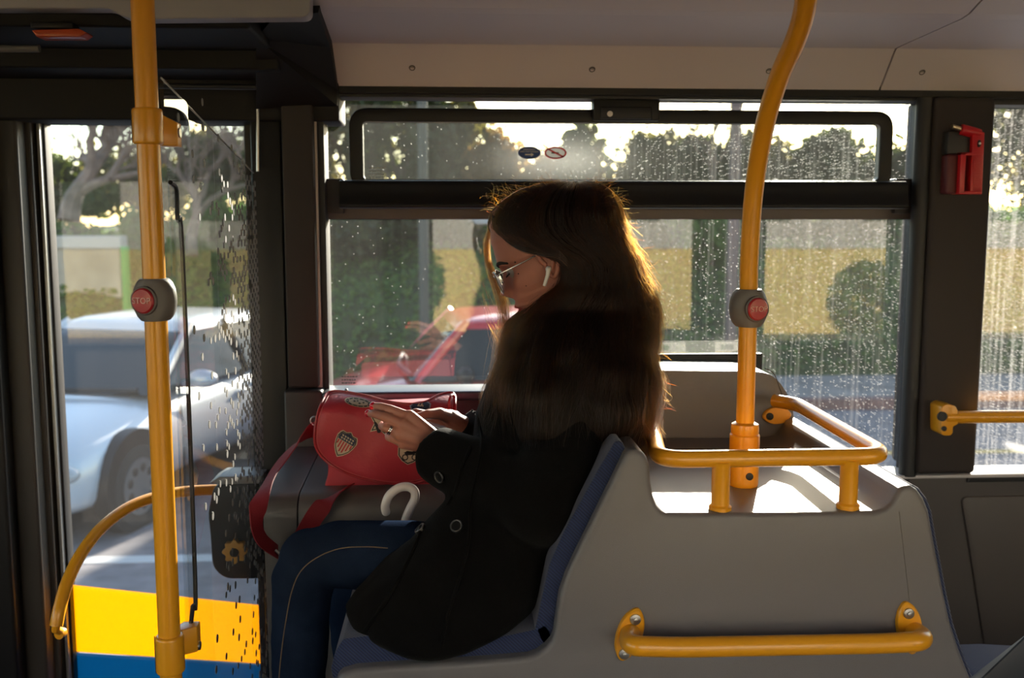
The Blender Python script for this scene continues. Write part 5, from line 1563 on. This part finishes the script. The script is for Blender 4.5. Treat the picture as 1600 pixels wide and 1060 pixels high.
# turned-back cuff edges, buttons, straps
BTN = mat('button_dark_horn', (0.006, 0.006, 0.006), 0.3, spec=0.4)
def button(px, py, Y, nrm, r_=.0115):
    c_ = P(px, py, Y); nrm = Vector(nrm).normalized()
    a_ = nrm.orthogonal().normalized(); b2 = nrm.cross(a_)
    bo = MB().cyl(c_, nrm, r_, .003, 24)
    o_ = bo.build('coat_button', BTN, coat, bevel=.0008)
    MB().tube([c_ + nrm*.002 + (a_*math.cos(t*math.pi/12) + b2*math.sin(t*math.pi/12))*(r_-.0015) for t in range(25)], .0013, 8, cap=False).build('button_rim', mat('button_rim', (0.05, 0.048, 0.046), 0.12, metal=0.3), o_)
cv = BVHTree.FromPolygons([tuple(v) for v in v_], f_)
def on_coat(px, py):
    h = cv.ray_cast(Vector((0, 0, CAM_Z)), ray(px, py).normalized())
    return h
for px, py in ((688, 745), (658, 828), (714, 823), (712, 700)):
    h = on_coat(px, py)
    if h[0] is not None and px != 712:
        c_ = h[0]; nrm = h[1]
        a_ = nrm.orthogonal().normalized(); b2 = nrm.cross(a_)
        r_ = .0105
        o_ = MB().cyl(c_ + nrm*.0015, nrm, r_, .004, 24).build('coat_button', BTN, coat, bevel=.0008)
        MB().tube([c_ + nrm*.0038 + (a_*math.cos(t*math.pi/12) + b2*math.sin(t*math.pi/12))*(r_-.0015) for t in range(25)], .0013, 8, cap=False).build('button_rim', mat('button_rim', (0.08, 0.077, 0.075), 0.3, metal=0.5), o_)
def draped(pts, name, m, r_=.0022, par=None, bv=on_coat, seg=6, lift=.001):
    out = []
    sp_ = spline([Vector((a, b, 0)) for a, b in pts], 8)
    for p in sp_:
        h = bv(p.x, p.y)
        if h[0] is not None: out.append(h[0] + h[1]*lift)
    if len(out) > 2: return MB().tube(out, r_, seg).build(name, m, par)
draped([(735, 700), (722, 730), (712, 765), (700, 790)], 'cuff_seam', COAT, .003, coat)
draped([(668, 800), (650, 850), (610, 930), (560, 1000)], 'front_edge', COAT, .004, coat)
draped([(745, 640), (752, 700), (735, 790), (730, 860), (700, 960), (690, 1010)], 'front_seam', COAT, .003, coat)

# ---- jeans
jn = MB()
for L_ in (LEGN, LEGF):
    jn.tube([P(a, b, c) for a, b, c, d in L_], [d for a, b, c, d in L_], 20)
    for a, b, c, d in L_[2:5]: jn.ball(P(a, b, c), d)
def jf(v):
    n1 = noise.noise(Vector((v.x*30, v.y*18, v.z*30))); n2 = noise.noise(Vector((v.x*70+v.z*30, v.y*40, v.z*60)))
    return v + Vector((n1*.003, -n1*.004-n2*.0012, n1*.002))
v_, f_ = remeshed(jn, 0.006, 5, 0.6, jf)
jeans = mesh_obj('jeans', v_, f_, DENIM, woman, angle=180)
jv = BVHTree.FromPolygons([tuple(v) for v in v_], f_)
on_jeans = lambda x, y: jv.ray_cast(Vector((0, 0, CAM_Z)), ray(x, y).normalized())
draped([(606, 857), (570, 855), (530, 858), (495, 872), (470, 893), (456, 925), (447, 970), (440, 1020), (435, 1075)], 'outer_seam', STITCH, .0009, jeans, on_jeans, 6, .0006)
# shoes
for (a, b, c, tx) in ((486, 1300, 1.70, -1), (592, 1262, 1.82, -1)):
    an = P(a, b, c)
    zf = 0.425 if c > 1.75 else an.z-0.06
    MB().loft([[Vector((an.x + x_ , c + math.cos(t)*w_, zf + 0.0 + hh*(0.5+0.5*math.sin(t)))) for t in [k*math.pi/12 for k in range(24)]] for x_, w_, hh in ((0.045, .015, .05), (0.035, .032, .09), (0.0, .038, .10), (-.05, .040, .07), (-.10, .044, .055), (-.15, .038, .045), (-.175, .018, .03))]).build('shoe', mat('black_shoe', (0.01, 0.01, 0.01), 0.4), woman)

# ---- hair: inner mass
def hairmat(name, col, mel=0.9, red=0.45):
    m = bpy.data.materials.new(name); m.use_nodes = True
    n, l = m.node_tree.nodes, m.node_tree.links; n.clear()
    h = n.new('ShaderNodeBsdfHairPrincipled'); o_ = n.new('ShaderNodeOutputMaterial')
    h.parametrization = 'MELANIN'
    h.inputs['Melanin'].default_value = mel; h.inputs['Melanin Redness'].default_value = red
    h.inputs['Roughness'].default_value = 0.32; h.inputs['Radial Roughness'].default_value = 0.4
    h.inputs['Random Color'].default_value = 0.5
    h.inputs['Tint'].default_value = (1.0, 0.72, 0.55, 1)
    l.new(h.outputs[0], o_.inputs[0]); MATS[name] = m
    return m
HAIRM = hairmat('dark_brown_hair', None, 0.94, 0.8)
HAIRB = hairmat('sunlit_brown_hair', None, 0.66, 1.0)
HAIRG = hairmat('greying_hair', None, 0.15, 0.2)
HAIRIN = mat('hair_mass', (0.010, 0.0065, 0.005), 0.75, spec=0.2)
HR = [(284, 872, 918, 1.715, 1.765), (289, 843, 934, 1.682, 1.80), (298, 815, 947, 1.662, 1.825), (312, 792, 957, 1.648, 1.84), (330, 774, 964, 1.638, 1.85),
      (350, 768, 970, 1.632, 1.855), (364, 776, 974, 1.628, 1.858), (378, 798, 978, 1.624, 1.86), (390, 826, 981, 1.622, 1.86), (399, 853, 984, 1.622, 1.86), (410, 868, 986, 1.622, 1.86), (425, 872, 989, 1.62, 1.86), (440, 869, 993, 1.617, 1.86),
      (455, 853, 996, 1.612, 1.862), (472, 834, 999, 1.606, 1.865), (490, 817, 1002, 1.590, 1.87), (512, 804, 1000, 1.570, 1.875), (540, 793, 1003, 1.535, 1.88), (570, 783, 1006, 1.508, 1.885), (600, 777, 1008, 1.495, 1.89),
      (635, 773, 1007, 1.500, 1.89), (668, 778, 1002, 1.530, 1.88), (700, 800, 994, 1.565, 1.86), (725, 830, 982, 1.61, 1.84)]
inset = 6
def hwave(v):
    g = max(0.0, min(1.0, (1.60 - v.z)/0.15))
    d = Vector((v.x - HC.x - .03, v.y - HC.y, 0)); d = d.normalized() if d.length > 1e-5 else d
    n1 = noise.noise(Vector((v.x*11, v.y*13, v.z*13+2))); n2 = noise.noise(Vector((v.x*24+7, v.y*26, v.z*20)))
    return v + d*(n1*.021 + n2*.009)*(0.25+0.75*g)
hm_ = MB()
hm_.loft([pring(y+3, xl_+inset, xr_-inset-4, ya+.008, yb-.008, 0.62, 48) for y, xl_, xr_, ya, yb in HR])
v_, f_ = remeshed(hm_, 0.006, 4, 0.5, hwave)
# keep the inner mass off the face
hair = mesh_obj('hair', v_, f_, HAIRIN, woman, angle=180)
NR = 96
RNG = [pring(y, xl_, xr_, ya, yb, 0.66, NR) for y, xl_, xr_, ya, yb in HR]
# smooth continuous surface function S(t in rings, angle)
def S(t, a):
    t = max(0.0, min(len(RNG)-1.001, t)); i = int(t); f = t-i
    k = (a/(2*math.pi)*NR) % NR; k0 = int(k) % NR; k1 = (k0+1) % NR; fk = k-int(k)
    p = RNG[i][k0].lerp(RNG[i][k1], fk); q2 = RNG[i+1][k0].lerp(RNG[i+1][k1], fk)
    return hwave(p.lerp(q2, f))
CEN = [sum(r_, Vector())/NR for r_ in RNG]
def Cn(t):
    t = max(0.0, min(len(RNG)-1.001, t)); i = int(t); return CEN[i].lerp(CEN[i+1], t-i)
rh = random.Random(3)
def strands_obj(name, strands, m, r0=0.00011, r1=0.00004):
    cu = bpy.data.hair_curves.new(name)
    cu.add_curves([len(s) for s in strands])
    flat = []; rad = []
    for s in strands:
        n = len(s)
        for i, p in enumerate(s):
            flat += [p.x, p.y, p.z]; rad.append(r0 + (r1-r0)*(i/(n-1))**2)
    cu.position_data.foreach_set('vector', flat)
    at = cu.attributes.get('radius') or cu.attributes.new('radius', 'FLOAT', 'POINT')
    at.data.foreach_set('value', rad)
    cu.materials.append(m)
    o_ = bpy.data.objects.new(name, cu); COL.objects.link(o_); setparent(o_, woman)
    o_['kind'] = 'stuff'
    return o_
strs = []
clump = [(rh.uniform(0, 2*math.pi), rh.uniform(-1, 1), rh.uniform(0, 6.28), rh.uniform(3, 7)) for _ in range(140)]
TOPN = len(RNG)-1
for _ in range(11000):
    cl_ = rh.choice(clump)
    a0 = cl_[0] + rh.gauss(0, 0.05)
    if rh.random() < 0.28: a0 = rh.gauss(0.0, 0.55)         # more on the back edge (+X)
    t0 = rh.choice([0, 0, 0.3, 1, 2, 3, 5, 8, 11, 13]) + rh.random()
    t1 = TOPN - abs(rh.gauss(0, 2.0))
    if math.sin(a0) < -0.25: t1 -= rh.uniform(1.5, 5.0)
    if rh.random() < 0.06: t1 = rh.uniform(t0+4, TOPN)
    t1 = max(t1, t0+3)
    n = 22; off0 = rh.uniform(-.002, .004); fly = abs(rh.gauss(0, .007)) if rh.random() < 0.7 else rh.uniform(.004, .026)
    ph, fq = cl_[2] + rh.gauss(0, .5), cl_[3]
    s = []
    ok = True
    for i in range(n):
        u = i/(n-1); t = t0 + (t1-t0)*u
        a = a0 + 0.07*math.sin(fq*u*2+ph)*u + .08*u*cl_[1]
        p = S(t, a); c = Cn(t); d = (p-c); d.z = 0; d = d.normalized()
        w_ = (.0030*math.sin(fq*2.3*u*3+ph) + .0012*math.sin(ph*3+u*31))*min(1, t/6)
        p = p + d*(off0 + fly*u**2 + w_) + Vector((0, 0, -.004*u))
        s.append(p)
    strs.append(s)
strands_obj('hair_strands', strs, HAIRM, 0.00018, 0.00006)
strs = []
for _ in range(4200):                                  # fluffy outer layer down the back
    cl_ = rh.choice(clump); a0 = rh.gauss(0.1, 0.62); t0 = rh.uniform(0.3, 14); t1 = min(TOPN-.2, t0 + rh.uniform(4, 15))
    off0 = rh.uniform(0, .007); fly = abs(rh.gauss(0, .010)); ph = cl_[2] + rh.gauss(0, .9); fq = rh.uniform(3, 8); s = []
    for i in range(20):
        u = i/19; t = t0 + (t1-t0)*u; a = a0 + .10*math.sin(fq*u+ph)*u
        p = S(t, a); c = Cn(t); d = (p-c); d.z = 0; d = d.normalized()
        s.append(p + d*(off0 + fly*u*u + .0042*math.sin(fq*1.7*u+ph)*u))
    strs.append(s)
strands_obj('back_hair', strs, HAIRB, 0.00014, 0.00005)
# stray hairs on the crown and back edge
strs = []
for _ in range(650):
    back = rh.random() < 0.62
    if back: t0 = rh.uniform(3, TOPN-3); a0 = rh.gauss(0, .55)
    else: t0 = rh.uniform(0, 4); a0 = rh.uniform(0, 6.28)
    p = S(t0, a0); c = Cn(t0); d = (p-c).normalized()
    dirn = Vector((d.x*1.0, d.y*.6, -.9 if back else .3)).normalized()
    L = rh.uniform(.02, .055) if back else rh.uniform(.015, .04)
    cv_ = Vector((rh.gauss(0, 1), rh.gauss(0, 1), rh.gauss(0, 1)))*0.8
    s = []
    for i in range(12):
        u = i/11
        s.append(p.copy()); dd = (dirn + cv_*u*1.2 + Vector((0, 0, -.5*u))).normalized(); p = p + dd*L/11
    strs.append(s)
# curls at the forehead parting
for _ in range(46):
    b0 = P(rh.uniform(770, 815), rh.uniform(300, 335), rh.uniform(1.68, 1.8)); s = []
    ph = rh.uniform(0, 6.28); rr_ = rh.uniform(.006, .014)
    for i in range(14):
        u = i/13; th = ph + u*rh.uniform(3.6, 4.6)
        s.append(b0 + Vector((math.cos(th)*rr_ - .012*u, u*.01, math.sin(th)*rr_ + .012*u)))
    strs.append(s)
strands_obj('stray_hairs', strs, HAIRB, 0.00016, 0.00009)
# far-side lock framing the face
strs = []
base = [(786, 330, 1.80), (770, 352, 1.81), (762, 378, 1.815), (763, 404, 1.815), (770, 430, 1.81), (780, 455, 1.805), (787, 480, 1.80), (788, 510, 1.80), (784, 545, 1.80), (781, 590, 1.80), (782, 640, 1.79)]
for _ in range(240):
    g1, g2 = rh.gauss(0, 1), rh.gauss(0, 1); s = []; ph = rh.uniform(0, 6.28)
    nend = rh.randint(70, 100)/100
    for k, p in enumerate(spline([Vector(b) for b in base], 3)):
        u = k/30
        if u > nend: break
        wd = 2.2 + 10*max(0, u-.30)
        s.append(P(p.x + g1*wd + math.sin(ph+u*7)*1.5*u*2, p.y, p.z + g2*.010))
    strs.append(s)
for _ in range(26):                                     # loose sun-lit wisps by the nose
    x, y = rh.uniform(752, 782), rh.uniform(425, 500); s = []
    bx_, by_ = rh.uniform(14, 34), rh.uniform(40, 80)
    for i in range(12):
        u = i/11
        s.append(P(x + bx_*u**1.5 + 2*math.sin(u*5), y + by_*u, 1.80))
    strs.append(s)
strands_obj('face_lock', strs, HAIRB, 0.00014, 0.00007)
# greying hairs swept back from the temple over the near side
strs = []
for _ in range(700):
    g = rh.uniform(0, 1); j = rh.gauss(0, 1); s = []
    A = Vector((770, 352 - 16*g, 0)); B = Vector((789, 376 - 24*g, 0)); C = Vector((815, 392 - 26*g, 0)); D = Vector((846, 399 - 22*g, 0)); E = Vector((868, 402 - 16*g, 0)); F_ = Vector((885, 416-12*g, 0))
    for k, p in enumerate(spline([A, B, C, D, E, F_], 4)):
        u = k/20
        Yh = 1.705 - .050*min(1, u*2.2) - .035*max(0, min(1, (u-.3)*1.8)) - .004*g
        hh = on_cheek.bvh.ray_cast(Vector((0, 0, CAM_Z)), ray(p.x, p.y).normalized())
        if hh[0] is not None: Yh = min(Yh, hh[0].y - .004 - .003*rh.random())
        s.append(P(p.x + j*.8, p.y + j*1.0, Yh))
    strs.append(s)
strands_obj('temple_hair', strs[:590], HAIRM, 0.00018, 0.00009)
strands_obj('greying_temple_hair', strs[590:], HAIRG, 0.00012, 0.00008)

# ---- phone
ph_c = P(642, 657, 1.768)
n_ = Vector((0.30, 0.12, 0.94)).normalized(); lx = Vector((0, 1, 0)); lx = (lx - n_*lx.dot(n_)).normalized(); ly = n_.cross(lx)
phone = MB()
pts = round_poly([(-.036, -.070), (.036, -.070), (.036, .070), (-.036, .070)], .010, 5)
phone.loft([[ph_c + lx*p.x + ly*p.y + n_*h for p in pts] for h in (-.004, .004)])
ph = phone.build('phone', mat('phone_case', (0.02, 0.02, 0.022), 0.25), None, bevel=.0012)
tag(ph, 'slim dark smartphone held in both hands of the seated woman', 'phone')
pts = round_poly([(-.033, -.066), (.033, -.066), (.033, .066), (-.033, .066)], .008, 5)
MB().loft([[ph_c + lx*p.x + ly*p.y + n_*h for p in pts] for h in (.0038, .0046)]).build('screen', mat('phone_screen', (0.02, 0.02, 0.02), 0.05, emit=(0.8, 0.85, 1.0), estr=0.05), ph, smooth=False)
# ================================================================ RED BAG on the box
bag = thing('shoulder_bag', 'red leather shoulder bag with sewn patches standing on the grey box beside the woman', 'bag', P(600, 766, 2.0))
REDL = mat('red_leather', (0.46, 0.036, 0.055), 0.42, bump=0.35, bscale=160, var=0.12, vscale=10)
REDD = mat('red_webbing', (0.24, 0.010, 0.018), 0.7, bump=0.4, bscale=400)
# body behind the flap
bp_ = px_poly([(516, 640), (700, 632), (706, 700), (694, 762), (660, 767), (560, 766), (522, 767), (508, 757), (515, 738)], 2.02)
MB().prism(round_poly(bp_, 0.012, 4), 1.990, 2.105).build('bag_body', REDL, bag, bevel=0.014, bseg=4, angle=80)
def flapY(px, py):
    t = (py-610)/148.0
    s = (px-600)/110.0
    Y = 1.978 + 0.075*max(0, 1-t/0.22)**1.6 + 0.012*s*s - 0.010*math.sin(math.pi*min(1, max(0, t)))
    Y += 0.004*math.sin(px*0.045+py*0.03)
    return Y
def FP(px, py, off=0.0):
    return P(px, py, flapY(px, py) - off)
out_pts = [(506, 622), (512, 614), (524, 611), (545, 613), (575, 619), (605, 627), (640, 631), (664, 628), (684, 618), (700, 613.5), (709, 615), (712, 628), (710, 660), (706, 700), (694, 733), (668, 750), (625, 757), (585, 753), (548, 743), (518, 728), (500, 712), (492, 696), (491, 676), (496, 646)]
sp_ = spline([Vector((a, b, 0)) for a, b in out_pts], 5, closed=True)
cx, cy = 600, 682
mbf = MB(); rings = []
for s_, off in ((0.02, .0), (.25, 0), (.5, 0), (.7, 0), (.85, 0), (.95, 0), (1.0, -.003), (1.0, -.010)):
    rings.append([FP(cx + (p.x-cx)*s_, cy + (p.y-cy)*s_, off) for p in sp_])
for s_, off in ((.9, -.014), (.5, -.014), (.05, -.014)):
    rings.append([FP(cx + (p.x-cx)*s_, cy + (p.y-cy)*s_, off) for p in sp_])
mbf.loft(rings).build('flap', REDL, bag, angle=60)
edge = [FP(cx + (p.x-cx)*.995, cy + (p.y-cy)*.995, -.001) for p in sp_]
MB().tube(edge + [edge[0]], .0026, 8, cap=False).build('flap_piping', mat('red_piping', (0.36, 0.012, 0.022), 0.35), bag)
st_ = [FP(cx + (p.x-cx)*.955, cy + (p.y-cy)*.955, .0002) for p in sp_]
MB().tube(st_ + [st_[0]], .0006, 5, cap=False).build('flap_stitching', mat('stitch_pink', (0.55, 0.12, 0.12), 0.6), bag)
# open right end of the rolled flap
c_ = FP(706, 630)
MB().tube([c_ + Vector((0.010*math.cos(t*math.pi/14)*0.6, 0.020*math.cos(t*math.pi/14), 0.0165*math.sin(t*math.pi/14))) for t in range(29)], .0028, 8, cap=False).build('end_piping', mat('red_bright_piping', (0.50, 0.015, 0.025), 0.35), bag)
# ---- patches
CREAM = mat('patch_cream', (0.62, 0.52, 0.38), 0.7)
PBLK = mat('patch_black', (0.012, 0.012, 0.016), 0.6)
PNAVY = mat('patch_navy', (0.02, 0.03, 0.07), 0.6)
PRD = mat('patch_red', (0.50, 0.03, 0.04), 0.6)
def patch(name, pts, off, m, par, th=.0008):
    top = [FP(x, y, off) for x, y in pts]; bot = [FP(x, y, off-th) for x, y in pts]
    cxp = sum(x for x, y in pts)/len(pts); cyp = sum(y for x, y in pts)/len(pts)
    n = len(pts); mb = MB()
    vs = top + bot + [FP(cxp, cyp, off)]
    fs = [[i, (i+1) % n, 2*n] for i in range(n)] + [[i, n+i, n+(i+1) % n, (i+1) % n] for i in range(n)]
    return mb.add(vs, fs).build(name, m, par, smooth=False)
def loc(c, r_, pts, sx=1.0, sy=1.0):
    rx = (r_[0], r_[1]); dx = (-r_[1], r_[0])
    return [(c[0] + rx[0]*x*sx + dx[0]*y*sy, c[1] + rx[1]*x*sx + dx[1]*y*sy) for x, y in pts]
def ssc(pts, k): return [(x*k, y*k) for x, y in pts]
# striped shield
SH = [(0, -22), (6, -18), (13, -18.5), (15.5, -15), (17.5, -9), (16, 0), (13, 9), (7, 17), (0, 23), (-7, 17), (-13, 9), (-16, 0), (-17.5, -9), (-15.5, -15), (-13, -18.5), (-6, -18)]
cS, rS = (538, 694.5), (.86, .51)
p_ = patch('shield_patch', loc(cS, rS, SH), .0012, CREAM, bag)
patch('shield_line', loc(cS, rS, ssc(SH, .92)), .0020, PBLK, p_)
patch('shield_field', loc(cS, rS, ssc(SH, .84)), .0028, CREAM, p_)
patch('shield_band', loc(cS, rS, [(-14.2, -8), (-13, -12.5), (-11, -15), (-5.2, -15), (0, -18), (5.2, -15), (11, -15), (13, -12.5), (14.2, -8), (13.5, -4), (-13.5, -4)]), .0034, PNAVY, p_)
for k in range(6):
    x = -11.2 + k*4.5; yb = 17 - abs(x)*1.15
    patch('shield_stripe', loc(cS, rS, [(x-1.1, -3.5), (x+1.1, -3.5), (x+1.1, yb-1), (x-1.1, yb)]), .0034, PRD, p_)
for k in range(5):
    x = -8.8 + k*4.4
    for yy in (-11.2, -7.0):
        patch('shield_letter_mark', loc(cS, rS, [(x-1.5, yy-1.3), (x+1.5, yy-1.3), (x+1.5, yy+1.3), (x-.4, yy+1.3), (x-.4, yy), (x-1.5, yy)]), .0040, CREAM, p_)
# round badge on the curl of the flap
def ell(c, a, b, n=28, rot=(1, 0)): return loc(c, rot, [(a*math.cos(2*math.pi*k/n), b*math.sin(2*math.pi*k/n)) for k in range(n)])
rr1 = (.985, .17)
p_ = patch('round_patch', ell((560, 629), 22, 7.5, rot=rr1), .0012, CREAM, bag)
patch('round_line', ell((560, 629), 20, 6.4, rot=rr1), .0020, PBLK, p_)
patch('round_field', ell((560, 629), 15.5, 4.6, rot=rr1), .0028, CREAM, p_)
for (dx, dy, s_) in ((-6, -1, 2.6), (2, 1.2, 3.0), (8, -.8, 2.2), (-1, -2.2, 1.8)):
    patch('round_emblem', loc((560+dx, 629+dy+dx*.17), rr1, [(s_, 0), (s_*.3, .8), (0, 1.6), (-s_*.4, .7), (-s_, .2), (-s_*.4, -.8), (0, -1.5), (s_*.3, -.7)]), .0035, PBLK, p_)
for k in range(12):
    th = 2*math.pi*k/12
    patch('round_letter_mark', loc((560, 629), rr1, [(17.6*math.cos(th)-1.0, 5.5*math.sin(th)-.5), (17.6*math.cos(th)+1.0, 5.5*math.sin(th)-.5), (17.6*math.cos(th)+1.0, 5.5*math.sin(th)+.5), (17.6*math.cos(th)-1.0, 5.5*math.sin(th)+.5)]), .0030, CREAM, p_)
# blue numbered badge
p_ = patch('number_patch', loc((657, 636), (1, -.12), [(-17, -3), (-11, -8), (0, -9), (11, -8), (17, -3), (15, 4), (7, 7), (0, 9), (-7, 7), (-15, 4)]), .0012, mat('patch_pale_blue', (0.30, 0.34, 0.42), 0.7), bag)
patch('number_field', loc((657, 636), (1, -.12), [(-14.5, -3), (-10, -6.4), (0, -7.4), (10, -6.4), (14.5, -3), (13, 3), (6, 5.4), (0, 7), (-6, 5.4), (-13, 3)]), .0020, PNAVY, p_)
nc = FP(657, 634, .0030)
text_mesh('number', '66', 0.0125, CREAM, p_, nc, right=(1, 0, .10), up=(0, .35, 1), depth=.0006)
# star patch
def star(c, R1, R2, rot): 
    return [(c[0] + (R1 if k % 2 == 0 else R2)*math.cos(rot + math.pi*k/5), c[1] + (R1 if k % 2 == 0 else R2)*math.sin(rot + math.pi*k/5)) for k in range(10)]
p_ = patch('star_patch', star((596, 661), 23, 11.5, -1.30), .0012, CREAM, bag)
patch('star_line', star((596, 661), 20, 9.8, -1.30), .0020, PBLK, p_)
patch('star_field', star((596, 661), 16.5, 8.0, -1.30), .0028, CREAM, p_)
patch('star_mark', [(584, 660), (588, 660), (592, 670), (596, 660), (600, 660), (594, 677), (590, 677)], .0036, PBLK, p_)
# motorcycle patch
SHM = [(0, -19), (8, -16), (15, -17), (18, -6), (17, 6), (10, 14), (0, 19), (-10, 14), (-17, 6), (-18, -6), (-15, -17), (-8, -16)]
p_ = patch('motorcycle_patch', loc((639, 708), (.99, .12), SHM), .0012, CREAM, bag)
patch('motorcycle_line', loc((639, 708), (.99, .12), ssc(SHM, .93)), .0020, PBLK, p_)
patch('motorcycle_field', loc((639, 708), (.99, .12), ssc(SHM, .83)), .0028, CREAM, p_)
for x in (633, 648):
    patch('motorcycle_wheel', ell((x, 715), 5.0, 5.0), .0034, PBLK, p_)
    patch('wheel_disc', ell((x, 715), 3.2, 3.2), .0040, CREAM, p_)
patch('motorcycle_frame', [(631, 708), (636, 705), (644, 706), (650, 704), (652, 707), (646, 711), (636, 712)], .0040, PBLK, p_)
# ---- strap
def ribbon(pts, w, side, th=.0022):
    mb = MB(); n = len(pts); rings = []
    for i, p in enumerate(pts):
        s = Vector(side[i] if isinstance(side, list) else side).normalized()
        t = (pts[min(i+1, n-1)] - pts[max(i-1, 0)]).normalized()
        s = (s - t*s.dot(t)).normalized(); nn = t.cross(s)
        rings.append([p + s*w/2 + nn*th/2, p - s*w/2 + nn*th/2, p - s*w/2 - nn*th/2, p + s*w/2 - nn*th/2])
    return mb.loft(rings)
pp = [P(496, 668, 2.03), P(478, 680, 2.02), P(452, 706, 2.0), P(428, 738, 1.96), P(412, 768, 1.90), P(402, 798, 1.86), P(402, 826, 1.85), P(412, 846, 1.86), P(434, 863, 1.88)]
sp_ = spline(pp, 6); N = len(sp_)
sd = [Vector((0.75*(1-i/N) + .1, 0.15+0.85*(i/N), 0.65*(1-i/N)+.15)) for i in range(N)]
ribbon(sp_, .034, sd).build('shoulder_strap', REDD, bag, angle=60)
pp = [P(545, 762, 1.965), P(527, 771, 1.93), P(510, 785, 1.905), P(494, 804, 1.893), P(478, 830, 1.885), P(462, 858, 1.88)]
ribbon(spline(pp, 6), .036, (0.85, 0.3, 0.45)).build('shoulder_strap', REDD, bag, angle=60)
MB().tube([P(430, 860, 1.87), P(437, 866, 1.87)], .003, 8).build('strap_buckle', STEEL, bag)
MB().tube([P(492, 658, 2.02) + Vector((.009*math.cos(t*math.pi/8), 0, .009*math.sin(t*math.pi/8))) for t in range(17)], .0015, 8, cap=False).build('strap_ring', STEEL, bag)
MB().ball(P(541, 611, 2.05), (.004, .004, .005)).build('zip_pull', STEEL, bag)

# ================================================================ UMBRELLA HANDLE
um = thing('umbrella', 'umbrella with a white crook handle standing between the woman\'s leg and the grey box', 'umbrella', P(640, 1000, 1.82))
pts = [P(603, 800, 1.80), P(602, 790, 1.80), P(608, 775, 1.80), P(621, 764, 1.80), P(636, 761, 1.80), P(647, 767, 1.80), P(648, 780, 1.80), P(641, 795, 1.80), P(634, 812, 1.80), P(628, 840, 1.80), P(622, 880, 1.80)]
sp_ = spline(pts, 6)
hd_ = MB().tube(sp_, .0082, 18); hd_.ball(sp_[0], .0082, nu=16, nv=10)
hd_.build('crook_handle', mat('handle_white', (0.80, 0.74, 0.68), 0.35, coat=0.3), um)
a_, b_ = P(622, 880, 1.80), P(600, 1010, 1.79)
bot = Vector((a_.x - 0.10, 1.80, 0.44))
MB().tube([a_, a_.lerp(bot, .1), a_.lerp(bot, .5), a_.lerp(bot, .9), bot], [.010, .022, .026, .014, .004], 16).build('folded_canopy', mat('umbrella_cloth', (0.02, 0.02, 0.025), 0.8), um)
